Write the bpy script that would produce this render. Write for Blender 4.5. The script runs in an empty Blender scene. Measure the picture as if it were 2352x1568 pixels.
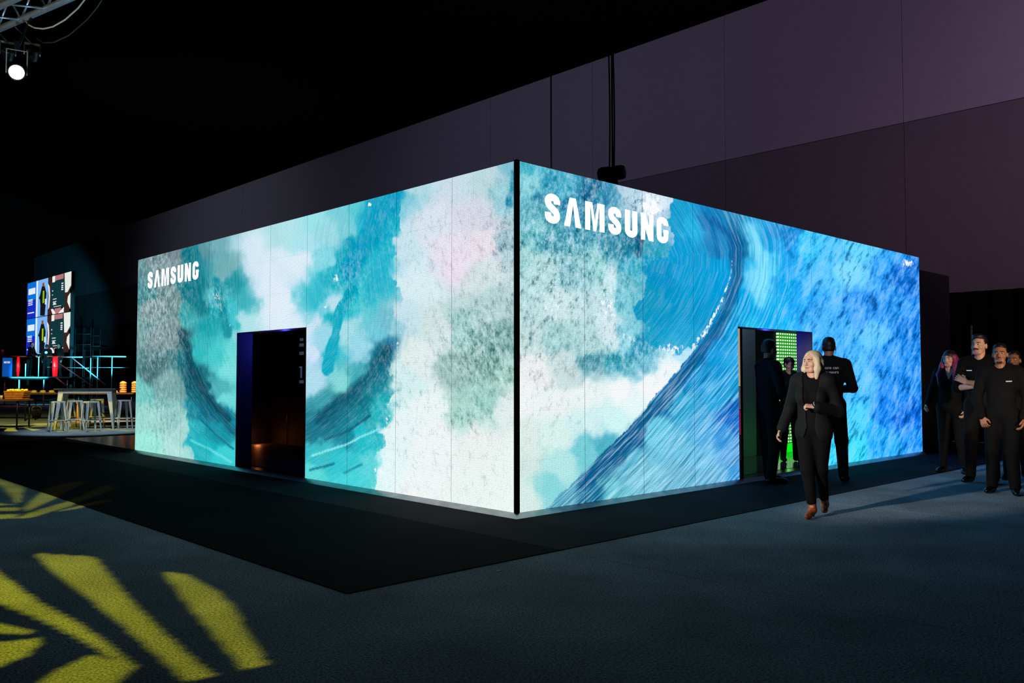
import bpy, bmesh, math, random
import numpy as np
from mathutils import Vector, Matrix

# ------------------------------------------------------------------ camera
# World frame: origin = front corner of the booth on the floor, +X runs along its right face,
# +Y along its left face, Z up.  Photo pixels are in the 2352x1568 frame.
FPX, CX, CY = 1969.0, 1176.0, 784.0
PITCH = math.atan(81 / FPX)
CAM = np.array([-5.818, -6.044, 1.373])
YAW = math.radians(43.59)
FWD = np.array([math.sin(YAW), math.cos(YAW), 0.0]); RGT = np.array([math.cos(YAW), -math.sin(YAW), 0.0])
FWD = np.array([0.6895, 0.7243, 0.0]); RGT = np.array([0.7243, -0.6895, 0.0])
scene = bpy.context.scene
cd = bpy.data.cameras.new('camera'); cam = bpy.data.objects.new('camera', cd)
scene.collection.objects.link(cam)
cam.location = CAM.tolist()
cd.sensor_width = 36.0; cd.lens = FPX / 2352 * 36.0; cd.clip_end = 300; cd.clip_start = .05
cam.rotation_euler = (math.pi / 2 + PITCH, 0, math.atan2(-FWD[0], FWD[1]))
scene.camera = cam
scene.view_settings.view_transform = 'Standard'
scene.view_settings.look = 'None'
scene.view_settings.gamma = 1.0
scene.view_settings.exposure = 0.0
scene.view_settings.use_curve_mapping = False

# ------------------------------------------------------------------ world: a dark hall
world = bpy.data.worlds.new('dark_hall'); scene.world = world
world.use_nodes = True
world.node_tree.nodes['Background'].inputs[0].default_value = (0.35, 0.4, 0.6, 1)
world.node_tree.nodes['Background'].inputs[1].default_value = 0.0012

COL = scene.collection
def ray(px, py):
    dx = (px - CX) / FPX; v = (CY - py) / FPX
    return dx * RGT + (math.cos(PITCH) - v * math.sin(PITCH)) * FWD + np.array([0, 0, math.sin(PITCH) + v * math.cos(PITCH)])
def onx(px, py, D): d = ray(px, py); return CAM + (D - CAM[0]) / d[0] * d
def ony(px, py, D): d = ray(px, py); return CAM + (D - CAM[1]) / d[1] * d
def onz(px, py, D=0.0): d = ray(px, py); return CAM + (D - CAM[2]) / d[2] * d
def atd(px, py, dist): return CAM + dist * ray(px, py)
def proj(p):
    d = np.asarray(p, float) - CAM
    X = d @ RGT; Yh = d @ FWD; Z = d[..., 2]
    Y = Yh * math.cos(PITCH) + Z * math.sin(PITCH); Zc = -Yh * math.sin(PITCH) + Z * math.cos(PITCH)
    return CX + FPX * X / Y, CY - FPX * Zc / Y

# ------------------------------------------------------------------ lights of the hall
def lamp(name, kind, loc, target, color, power, size=.3, spot=60, blend=.5):
    l = bpy.data.lights.new(name, kind); o = bpy.data.objects.new(name, l); COL.objects.link(o)
    o.location = [float(a) for a in loc]; l.energy = power; l.color = color
    if kind == 'AREA': l.size = size
    else: l.shadow_soft_size = size
    if kind == 'SPOT': l.spot_size = math.radians(spot); l.spot_blend = blend
    d = Vector([float(a) for a in target]) - Vector([float(a) for a in loc])
    o.rotation_euler = d.to_track_quat('-Z', 'Y').to_euler()
    return o
# purple and warm wash lights hung in the hall, aimed at the big partition wall
lamp('wash_light_purple', 'SPOT', (4, -14, 11), (14, 1, 9.5), (.68, .47, .88), 4200, .3, 66, 1)
lamp('wash_light_violet', 'SPOT', (5, -9, 10.5), (14, -2, 5), (.85, .55, .72), 800, .3, 55, 1)
lamp('wash_light_amber', 'SPOT', (8, -8, 8), (14, 0, 3.8), (1, .58, .35), 200, .3, 40, 1)
lamp('wash_light_blue', 'SPOT', (-2, 14, 11), (14, 14, 8.5), (.42, .5, .8), 1100, .3, 84, 1)
lamp('wash_light_slate', 'SPOT', (-1, 36, 11), (14, 36, 7), (.45, .52, .7), 1300, .3, 100, 1)
# front stage spot that catches the staff and the walking woman
lamp('front_spot_warm', 'SPOT', (-.5, -10.5, 2.7), (6.3, -2.2, 1.62), (1, .74, .55), 3000, .12, 17, .9)
lamp('front_spot_white', 'SPOT', (-7.5, -1.2, 3.2), (2.1, -2.0, 1.0), (1, .93, .88), 3400, .12, 13, .7)
lamp('print_fill_spot', 'SPOT', (-6.5, -8.5, 4.2), (5.0, -.85, 1.62), (1, .97, .95), 1800, .1, 5, .6)  # unseen spot added to brighten the print on the man's back

# ------------------------------------------------------------------ material helpers
def lin(c):
    c = np.asarray(c, float) / 255.0
    return np.where(c <= .04045, c / 12.92, ((c + .055) / 1.055) ** 2.4)
_M = {}
def mat(name, rgb, rough=.6, metal=0., var=.12, scale=20., bump=0., emit=None, estr=0., spec=.5):
    """procedural material: base colour varied by noise, optional noise bump"""
    if name in _M: return _M[name]
    m = bpy.data.materials.new(name); m.use_nodes = True; nt = m.node_tree; b = nt.nodes['Principled BSDF']
    c = lin(rgb)
    tc = nt.nodes.new('ShaderNodeTexCoord'); n = nt.nodes.new('ShaderNodeTexNoise'); n.inputs['Scale'].default_value = scale; n.inputs['Detail'].default_value = 4
    nt.links.new(tc.outputs['Object'], n.inputs['Vector'])
    r = nt.nodes.new('ShaderNodeValToRGB')
    r.color_ramp.elements[0].position = .25; r.color_ramp.elements[1].position = .75
    r.color_ramp.elements[0].color = (*(c * (1 - var)), 1); r.color_ramp.elements[1].color = (*np.minimum(c * (1 + var), 1), 1)
    nt.links.new(n.outputs['Fac'], r.inputs['Fac']); nt.links.new(r.outputs['Color'], b.inputs['Base Color'])
    b.inputs['Roughness'].default_value = rough; b.inputs['Metallic'].default_value = metal
    b.inputs['Specular IOR Level'].default_value = spec
    if bump:
        bp = nt.nodes.new('ShaderNodeBump'); bp.inputs['Strength'].default_value = bump; bp.inputs['Distance'].default_value = .01
        nt.links.new(n.outputs['Fac'], bp.inputs['Height']); nt.links.new(bp.outputs['Normal'], b.inputs['Normal'])
    if emit is not None:
        b.inputs['Emission Color'].default_value = (*lin(emit), 1); b.inputs['Emission Strength'].default_value = estr
    _M[name] = m; return m

# ------------------------------------------------------------------ geometry helpers
def link(o, parent=None):
    COL.objects.link(o)
    if parent is not None: o.parent = parent
    return o
def mesh_obj(name, verts, faces, m, parent=None, smooth=False):
    me = bpy.data.meshes.new(name); me.from_pydata([tuple(map(float, v)) for v in verts], [], [tuple(map(int, f)) for f in faces]); me.update()
    if m: me.materials.append(m)
    if smooth: me.polygons.foreach_set('use_smooth', [True] * len(me.polygons))
    return link(bpy.data.objects.new(name, me), parent)
def bm_obj(name, bm, m, parent=None, smooth=False):
    me = bpy.data.meshes.new(name); bm.to_mesh(me); bm.free()
    if m: me.materials.append(m)
    if smooth: me.polygons.foreach_set('use_smooth', [True] * len(me.polygons))
    return link(bpy.data.objects.new(name, me), parent)
def add_box(bm, lo, hi):
    vs = [bm.verts.new((x, y, z)) for x in (lo[0], hi[0]) for y in (lo[1], hi[1]) for z in (lo[2], hi[2])]
    for f in ((0, 1, 3, 2), (4, 6, 7, 5), (0, 4, 5, 1), (2, 3, 7, 6), (0, 2, 6, 4), (1, 5, 7, 3)):
        bm.faces.new([vs[i] for i in f])
def box(name, lo, hi, m, parent=None, bevel=0):
    bm = bmesh.new(); add_box(bm, [float(a) for a in lo], [float(a) for a in hi])
    if bevel: bmesh.ops.bevel(bm, geom=bm.edges[:], offset=bevel, segments=2, affect='EDGES', profile=.5)
    bmesh.ops.recalc_face_normals(bm, faces=bm.faces[:])
    return bm_obj(name, bm, m, parent)
def add_tube(bm, pts, r, n=8, cap=True):
    """tube through points; r is a number or one per point"""
    pts = [Vector([float(a) for a in p]) for p in pts]
    rs = r if hasattr(r, '__len__') else [r] * len(pts)
    rings = []; up = None
    for i, p in enumerate(pts):
        d = (pts[min(i + 1, len(pts) - 1)] - pts[max(i - 1, 0)]).normalized()
        if up is None:
            up = d.orthogonal().normalized()
        else:
            up = (up - d * up.dot(d)); up = up.normalized() if up.length > 1e-6 else d.orthogonal().normalized()
        s = d.cross(up)
        rings.append([bm.verts.new(p + (up * math.cos(2 * math.pi * k / n) + s * math.sin(2 * math.pi * k / n)) * rs[i]) for k in range(n)])
    for a, b in zip(rings, rings[1:]):
        for k in range(n): bm.faces.new((a[k], a[(k + 1) % n], b[(k + 1) % n], b[k]))
    if cap and n > 2:
        bm.faces.new(rings[0][::-1]); bm.faces.new(rings[-1])
def tube(name, pts, r, m, parent=None, n=8):
    bm = bmesh.new(); add_tube(bm, pts, r, n); bmesh.ops.recalc_face_normals(bm, faces=bm.faces[:])
    return bm_obj(name, bm, m, parent, True)
def add_lathe(bm, prof, n=20, c=(0, 0, 0)):
    rings = []
    for r, z in prof:
        rings.append([bm.verts.new((c[0] + r * math.cos(2 * math.pi * k / n), c[1] + r * math.sin(2 * math.pi * k / n), c[2] + z)) for k in range(n)])
    for a, b in zip(rings, rings[1:]):
        for k in range(n): bm.faces.new((a[k], a[(k + 1) % n], b[(k + 1) % n], b[k]))
    bm.faces.new(rings[0][::-1]); bm.faces.new(rings[-1])
def lathe(name, prof, m, parent=None, n=20, loc=(0, 0, 0)):
    bm = bmesh.new(); add_lathe(bm, prof, n, loc); return bm_obj(name, bm, m, parent, True)
def tag(o, label=None, cat=None, group=None, kind=None):
    if label: o['label'] = label
    if cat: o['category'] = cat
    if group: o['group'] = group
    if kind: o['kind'] = kind
    return o
def empty(name, loc=(0, 0, 0), rz=0.0, label=None, cat=None, group=None):
    o = bpy.data.objects.new(name, None); o.empty_display_size = .2; COL.objects.link(o)
    o.location = [float(a) for a in loc]; o.rotation_euler[2] = rz
    return tag(o, label, cat, group)
def copy_tree(o, parent=None):
    c = o.copy(); COL.objects.link(c); c.parent = parent
    for ch in list(o.children): copy_tree(ch, c)
    return c
def text_mesh(name, body, size, m, parent=None, align='LEFT'):
    cu = bpy.data.curves.new(name, 'FONT'); cu.body = body; cu.size = size; cu.align_x = align; cu.resolution_u = 3
    t = bpy.data.objects.new(name, cu); COL.objects.link(t)
    dg = bpy.context.evaluated_depsgraph_get(); me = bpy.data.meshes.new_from_object(t.evaluated_get(dg))
    bpy.data.objects.remove(t); me.name = name; me.materials.clear(); me.materials.append(m)
    return link(bpy.data.objects.new(name, me), parent)

# ================================================================== THE HALL
def carpet_mat(name, rgb, rgb2, scale=170., rough=.95, spec=.2, bump=.5):
    m = bpy.data.materials.new(name); m.use_nodes = True; nt = m.node_tree; b = nt.nodes['Principled BSDF']
    tc = nt.nodes.new('ShaderNodeTexCoord')
    n = nt.nodes.new('ShaderNodeTexNoise'); n.inputs['Scale'].default_value = scale; n.inputs['Detail'].default_value = 3; n.inputs['Roughness'].default_value = .7
    n2 = nt.nodes.new('ShaderNodeTexNoise'); n2.inputs['Scale'].default_value = 1.1; n2.inputs['Detail'].default_value = 5
    for q in (n, n2): nt.links.new(tc.outputs['Object'], q.inputs['Vector'])
    r = nt.nodes.new('ShaderNodeValToRGB'); r.color_ramp.elements[0].position = .3; r.color_ramp.elements[1].position = .72
    r.color_ramp.elements[0].color = (*lin(rgb), 1); r.color_ramp.elements[1].color = (*lin(rgb2), 1)
    nt.links.new(n.outputs['Fac'], r.inputs['Fac'])
    mx = nt.nodes.new('ShaderNodeMix'); mx.data_type = 'RGBA'; mx.blend_type = 'MULTIPLY'; mx.inputs[0].default_value = 1
    r2 = nt.nodes.new('ShaderNodeValToRGB'); r2.color_ramp.elements[0].position = .3; r2.color_ramp.elements[1].position = .7
    r2.color_ramp.elements[0].color = (.6, .6, .6, 1); r2.color_ramp.elements[1].color = (1.15, 1.15, 1.15, 1)
    nt.links.new(n2.outputs['Fac'], r2.inputs['Fac'])
    nt.links.new(r.outputs['Color'], mx.inputs[6]); nt.links.new(r2.outputs['Color'], mx.inputs[7])
    nt.links.new(mx.outputs[2], b.inputs['Base Color'])
    bp = nt.nodes.new('ShaderNodeBump'); bp.inputs['Strength'].default_value = bump; bp.inputs['Distance'].default_value = .008
    nt.links.new(n.outputs['Fac'], bp.inputs['Height']); nt.links.new(bp.outputs['Normal'], b.inputs['Normal'])
    b.inputs['Roughness'].default_value = rough; b.inputs['Specular IOR Level'].default_value = spec
    return m
M_grey = carpet_mat('grey_carpet', (36, 46, 52), (198, 220, 230), scale=70., bump=1.0)
M_blk1 = carpet_mat('black_carpet', (22, 25, 28), (54, 60, 66), rough=.9, spec=.04, bump=.25)
M_blk2 = carpet_mat('black_carpet_dark', (12, 14, 15), (34, 37, 40), rough=.9, spec=.02, bump=.25)
floor = box('floor', (-30, -30, -.06), (40, 75, -.012), mat('concrete', (10, 10, 11), .9)); floor['kind'] = 'structure'
SEAM = -.83
edges = [SEAM + 4 * k for k in range(-7, 11)]
for a, b in zip(edges, edges[1:]):
    box('carpet_strip', (a + .003, -29, -.012), (b - .003, 74, 0), M_grey, floor)
# black carpet laid round the booth in two rolls
CXB, CYB = -2.79, -1.352
box('carpet_strip', (CXB, CYB, 0), (SEAM - .003, 14.6, .006), M_blk2, floor)
box('carpet_strip', (SEAM + .003, CYB, 0), (13.5, 14.6, .006), M_blk1, floor)

# big partition wall behind the booth: two rows of panels above a black drape
WX = 14.0
wall = box('wall_back', (WX + .06, -26, 0), (WX + .3, 71.5, 11.1), mat('wall_core', (10, 10, 12), .9)); wall['kind'] = 'structure'
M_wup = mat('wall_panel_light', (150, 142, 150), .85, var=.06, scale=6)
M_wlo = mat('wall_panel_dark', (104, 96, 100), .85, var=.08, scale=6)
ys = [1.81 + 4.68 * k for k in range(-6, 16)]
for a, b in zip(ys, ys[1:]):
    b2 = min(b, 71.5)
    if a > 71: continue
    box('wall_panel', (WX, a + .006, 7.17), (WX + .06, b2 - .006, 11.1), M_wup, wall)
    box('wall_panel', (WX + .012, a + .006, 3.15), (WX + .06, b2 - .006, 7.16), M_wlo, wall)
# black drape with folds along the foot of the wall
bm = bmesh.new(); yy = np.arange(-25.5, 12, .06); xs = WX - .16 + .035 * np.sin(yy * 14) + .02 * np.sin(yy * 31 + 1)
lo = [bm.verts.new((xs[i], yy[i], .01)) for i in range(len(yy))]; hi = [bm.verts.new((xs[i], yy[i], 3.19)) for i in range(len(yy))]
for i in range(len(yy) - 1): bm.faces.new((lo[i], lo[i + 1], hi[i + 1], hi[i]))
drape = bm_obj('drape', bm, mat('black_velvet', (9, 9, 10), .95, spec=.05), None, True)
sol = drape.modifiers.new('thickness', 'SOLIDIFY'); sol.thickness = .012
tag(drape, 'long black drape hanging along the foot of the purple-lit partition wall', 'drape')
ceiling = box('ceiling', (-30, -30, 15.5), (40, 75, 15.7), mat('ceiling_black', (8, 8, 9), .95)); ceiling['kind'] = 'structure'

# ================================================================== THE BOOTH
Z0, ZT, NZ = .05, 3.507, 7
TZ = (ZT - Z0) / NZ
LEN = 10.0
# colours read off the photograph: x, y, r, g, b
PT_L = """325 610 95 135 140;360 600 120 140 145;400 580 110 130 135;430 570 15 110 125;455 575 15 120 135;470 570 90 140 150;500 560 110 165 175;540 550 140 190 200;600 535 165 210 215;660 520 170 215 220;720 500 150 215 220;780 480 120 195 205;830 470 90 190 200;860 465 15 150 180;900 450 20 155 190;925 445 120 190 205;960 430 170 205 215;1040 410 190 210 220;1120 395 180 205 210;1175 380 120 180 195;330 680 60 130 135;350 700 130 150 150;390 680 110 135 135;410 690 110 140 140;425 660 10 115 125;460 650 15 125 135;490 640 60 150 160;520 620 110 165 170;500 680 90 180 190;540 650 30 140 150;560 680 60 165 175;580 620 170 205 215;620 640 205 220 235;650 690 215 225 235;620 720 210 225 235;560 740 170 215 220;530 720 60 180 190;480 740 20 150 160;440 740 60 160 165;330 760 110 150 150;360 780 130 150 150;400 770 120 140 140;415 770 50 90 95;430 800 30 110 120;460 800 50 175 180;500 820 70 190 190;525 840 120 210 210;350 850 70 110 115;390 870 120 160 160;320 880 110 190 185;420 840 20 100 110;445 870 10 85 100;470 900 15 95 110;440 940 20 130 145;480 940 15 100 120;520 960 20 115 135;500 890 80 170 175;530 920 110 205 205;330 960 150 205 195;380 960 140 190 185;410 980 160 205 200;340 1020 150 220 205;400 1030 170 215 210;440 1000 40 170 180;480 1020 30 170 180;520 1040 60 195 200;500 990 25 140 155;
680 600 210 225 235;705 560 165 215 225;740 600 130 205 215;720 680 60 180 195;760 640 25 165 185;790 600 30 160 180;830 560 15 150 175;850 540 15 165 190;870 500 20 160 185;800 530 120 195 205;760 540 150 205 215;880 600 40 175 195;860 650 40 170 190;840 700 90 190 200;775 690 180 215 225;770 740 20 165 180;800 690 20 175 190;760 800 30 170 185;740 780 150 205 220;715 740 190 215 230;715 800 200 215 235;720 880 170 210 225;800 760 160 210 220;830 800 150 205 220;870 770 110 190 205;900 740 110 180 195;890 800 40 120 150;880 820 20 105 130;860 860 20 125 140;830 870 60 160 170;790 880 130 205 205;750 930 60 150 160;800 920 15 95 110;760 960 15 90 110;830 950 15 130 145;870 950 40 170 180;720 990 25 110 130;780 1000 20 130 150;840 1010 40 180 190;720 1040 60 180 190;780 1050 50 185 195;850 1070 90 200 205;710 1090 90 205 205;800 1100 70 200 205;
930 560 190 215 225;1000 520 205 215 225;1090 500 200 205 215;1050 600 222 212 224;1020 560 218 213 224;1120 560 220 211 220;1160 560 150 180 190;1170 460 140 190 200;1100 640 200 215 215;960 660 205 225 230;920 720 190 215 225;1000 760 200 215 215;1060 760 150 190 185;1130 700 170 195 195;1150 780 120 160 155;1100 830 120 160 150;1050 850 150 180 175;960 820 215 225 225;1170 860 160 195 185;1120 920 150 195 185;1070 940 160 200 190;980 930 225 235 235;920 870 200 225 225;1170 940 215 225 225;920 980 220 235 235;1000 1020 230 235 235;1100 1020 225 230 228;1170 1050 225 235 230;890 1080 220 240 240;960 1120 230 235 235;1100 1130 225 235 230;1170 1170 225 240 235"""
PT_R = """1200 385 60 170 190;1230 385 80 180 200;1210 420 130 200 210;1260 410 40 150 180;1300 420 70 170 195;1350 430 30 120 160;1370 410 20 120 160;1400 430 50 140 175;1440 440 170 200 215;1500 450 200 215 230;1520 480 210 220 235;1535 500 150 190 215;1210 480 90 170 185;1230 540 100 180 190;1280 560 70 155 175;1330 540 60 150 175;1400 550 50 140 165;1450 560 20 120 150;1480 580 60 160 185;1210 600 150 200 200;1260 620 170 205 205;1320 620 130 185 195;1370 600 140 200 205;1400 640 190 220 225;1440 650 100 180 195;1460 620 60 170 195;1490 600 10 150 190;1210 700 170 205 205;1280 700 190 215 215;1350 700 180 210 215;1400 720 190 215 220;1440 700 110 190 205;1470 680 10 145 185;1220 780 180 205 205;1290 780 150 195 195;1350 780 170 205 205;1400 760 200 220 225;1440 770 130 200 215;1470 790 40 150 185;1300 850 190 210 210;1230 850 225 225 225;1360 830 80 150 165;1420 830 60 160 180;1480 830 110 185 205;1500 770 10 150 190;1540 790 50 165 205;1560 560 10 150 200;1590 520 40 170 215;1550 500 20 150 195;1530 640 5 140 190;1580 650 10 150 200;1600 720 10 145 195;1540 720 10 145 190;1570 760 30 155 200;1640 560 40 130 180;1630 500 20 120 175;1650 620 10 150 205;1600 600 20 150 200;1690 560 15 100 150;1700 620 50 180 225;1720 560 80 190 225;1740 640 110 200 235;1700 700 10 160 215;1720 740 40 180 225;1760 600 90 190 230;1780 560 30 150 205;1790 640 20 150 205;1770 720 20 160 215;1810 540 20 120 180;1830 600 40 150 210;1860 560 60 170 225;1850 680 40 150 215;1880 640 70 160 225;1900 720 60 150 220;1920 580 70 165 225;1960 620 110 185 240;1980 700 50 130 205;1990 560 90 180 235;2040 600 50 140 210;2080 640 20 100 180;2060 700 40 130 205;2090 760 20 110 190;2000 780 90 170 235;1950 800 60 150 225;2050 820 40 130 210;2090 880 30 120 200;1990 880 80 165 235;1960 900 60 160 230;2040 920 30 120 210;2090 960 20 100 190;1970 980 70 180 235;2020 1000 40 150 225;2090 1010 30 130 215;1960 1040 60 190 235;2050 1030 40 150 225;
1210 920 230 235 235;1280 920 225 232 230;1350 900 225 235 235;1420 890 235 240 242;1500 880 235 240 245;1540 850 230 240 245;1580 800 180 220 240;1210 1000 210 225 220;1280 1000 205 230 225;1350 980 200 230 230;1420 960 200 235 235;1470 930 220 240 240;1210 1080 200 220 215;1280 1080 170 220 220;1340 1040 110 195 205;1390 1020 70 170 190;1210 1150 205 225 220;1270 1120 130 205 210;1300 1130 90 165 190;1380 1070 40 115 155;1420 1040 20 100 145;1460 990 15 100 150;1500 940 15 110 160;1560 870 15 115 170;1600 820 15 120 175;1630 770 20 130 185;1660 720 15 140 195;1350 1130 30 120 160;1450 1060 90 180 205;1510 990 100 195 220;1560 930 60 170 210;1600 870 30 150 205;1640 820 20 150 210;1680 760 20 155 210;1400 1130 110 195 210;1480 1090 130 200 220;1560 1020 110 190 220;1600 960 80 170 215;1650 900 50 165 215;1690 840 40 160 215;1550 1090 110 180 208;1620 1060 120 190 225;1660 1000 60 150 210;1690 960 30 110 190;1690 1050 110 170 220;1640 1100 110 178 212;1690 1090 60 150 210"""
def parse(s): return np.array([[float(a) for a in q.split()] for q in s.replace('\n', '').split(';') if q.strip()])
def vnoise(x, y, seed=0):
    """smooth value noise in numpy"""
    xi = np.floor(x).astype(np.int64); yi = np.floor(y).astype(np.int64); fx = x - xi; fy = y - yi
    fx = fx * fx * (3 - 2 * fx); fy = fy * fy * (3 - 2 * fy)
    def hsh(a, b):
        n = (a * 374761393 + b * 668265263 + seed * 982451653) & 0x7fffffff
        n = ((n ^ (n >> 13)) * 1274126177) & 0x7fffffff
        return ((n ^ (n >> 16)) & 0xffff) / 65535.
    return (hsh(xi, yi) * (1 - fx) + hsh(xi + 1, yi) * fx) * (1 - fy) + (hsh(xi, yi + 1) * (1 - fx) + hsh(xi + 1, yi + 1) * fx) * fy
def sdist(px, py, poly):
    """signed distance to a polyline and position along it"""
    P = np.array(poly, float); best = np.full(px.shape, 1e9); sg = np.zeros(px.shape); al = np.zeros(px.shape); L = 0
    for a, b in zip(P, P[1:]):
        ab = b - a; l = np.hypot(*ab); t = np.clip(((px - a[0]) * ab[0] + (py - a[1]) * ab[1]) / l ** 2, 0, 1)
        dx = px - a[0] - t * ab[0]; dy = py - a[1] - t * ab[1]; d = np.hypot(dx, dy)
        w = d < best; best = np.where(w, d, best)
        sg = np.where(w, np.sign(ab[0] * (py - a[1]) - ab[1] * (px - a[0])), sg); al = np.where(w, L + t * l, al); L += l
    return best * sg, al
def blobs(px, py, lst):
    f = np.zeros(px.shape)
    for x, y, rx, ry, a in lst: f = np.maximum(f, a * np.exp(-(((px - x) / rx) ** 2 + ((py - y) / ry) ** 2)))
    return f
LIP = [(1590, 380), (1660, 500), (1686, 570), (1684, 630), (1662, 690), (1632, 750), (1590, 808), (1540, 868), (1490, 925), (1440, 985), (1385, 1040), (1330, 1095), (1260, 1160), (1200, 1210)]
DARKL = [(405, 560), (412, 740), (425, 820), (450, 890), (490, 950), (545, 1005), (600, 1040)]
DARKR = [(925, 430), (890, 560), (905, 700), (893, 790), (850, 870), (790, 935), (720, 990), (660, 1030)]
BARREL = [(1545, 300), (1540, 440), (1534, 560), (1500, 605), (1462, 670), (1452, 735), (1478, 790), (1530, 806), (1580, 800), (1640, 800)]
FOAML = [(421, 500), (413, 700), (414, 770), (424, 880), (432, 960), (442, 1100)]
FOAMR = [(925, 400), (915, 470), (903, 560), (905, 700), (905, 820), (884, 930), (870, 1030), (850, 1110), (830, 1180)]
# strokes of the picture: face, points, half width in px, colour, softness, strength
STROKES = [
 ('L', [(910, 445), (872, 505), (838, 560), (800, 625)], 22, (12, 150, 182), .5, .9), ('L', [(885, 570), (872, 640), (846, 690)], 20, (35, 168, 190), .8, .7),
 ('L', [(806, 662), (782, 720), (764, 790), (750, 850)], 13, (18, 160, 182), .25, .95), ('L', [(742, 640), (722, 690), (706, 730)], 16, (50, 175, 192), .9, .6),
 ('L', [(888, 808), (852, 858), (802, 908), (742, 958)], 15, (10, 80, 100), .9, .9), ('L', [(870, 850), (830, 920), (760, 985)], 26, (18, 110, 128), 1, .6),
 ('L', [(418, 765), (438, 845), (470, 900), (525, 965)], 9, (8, 72, 88), .8, .9), ('L', [(470, 925), (502, 958), (538, 990)], 9, (14, 96, 116), .9, .7),
 ('L', [(432, 570), (448, 640), (460, 710)], 17, (10, 112, 124), .8, .7), ('L', [(500, 640), (512, 700), (520, 770)], 10, (18, 135, 148), .7, .8),
 ('L', [(715, 1046), (790, 1022), (870, 985)], 2.5, (140, 222, 226), .6, .8), ('L', [(712, 1080), (765, 1064)], 3, (16, 110, 130), .8, .8), ('L', [(790, 1085), (830, 1066)], 3, (30, 130, 150), .8, .7),
 ('L', [(745, 1010), (800, 990), (850, 955)], 3, (14, 90, 110), .8, .8), ('L', [(440, 1010), (480, 1030), (530, 1062)], 3, (120, 220, 222), .8, .6), ('L', [(455, 960), (500, 1000), (535, 1030)], 2.5, (12, 110, 128), .8, .8),
 ('L', [(575, 560), (600, 620), (640, 700), (680, 740)], 42, (214, 226, 238), 1, .7), ('L', [(1040, 470), (1080, 560), (1060, 640)], 45, (230, 210, 226), 1, .25),
 ('L', [(1180, 400), (1176, 430), (1170, 470)], 7, (25, 130, 160), .9, .8), 
 ('R', [(1690, 570), (1694, 640), (1672, 705), (1640, 770), (1600, 826), (1550, 886), (1500, 945), (1450, 1005), (1395, 1058), (1340, 1110)], 15, (14, 96, 146), .8, .85),
 ('R', [(1640, 500), (1672, 545), (1690, 590)], 8, (14, 95, 150), .9, .8), ('R', [(1725, 520), (1748, 600), (1744, 690)], 16, (125, 208, 238), .9, .7), ('R', [(1620, 490), (1640, 540), (1650, 590)], 6, (18, 105, 165), .9, .7),
 ('R', [(1378, 400), (1368, 425), (1345, 450)], 10, (16, 100, 140), .9, .8), ('R', [(1235, 450), (1262, 470), (1300, 470)], 9, (18, 110, 150), .9, .7), ('R', [(1452, 545), (1470, 560), (1462, 585)], 7, (10, 80, 120), .8, .8),
 
 
 ('R', [(1800, 545), (1812, 575), (1822, 590)], 5, (14, 95, 160), 1, .5)]
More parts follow.
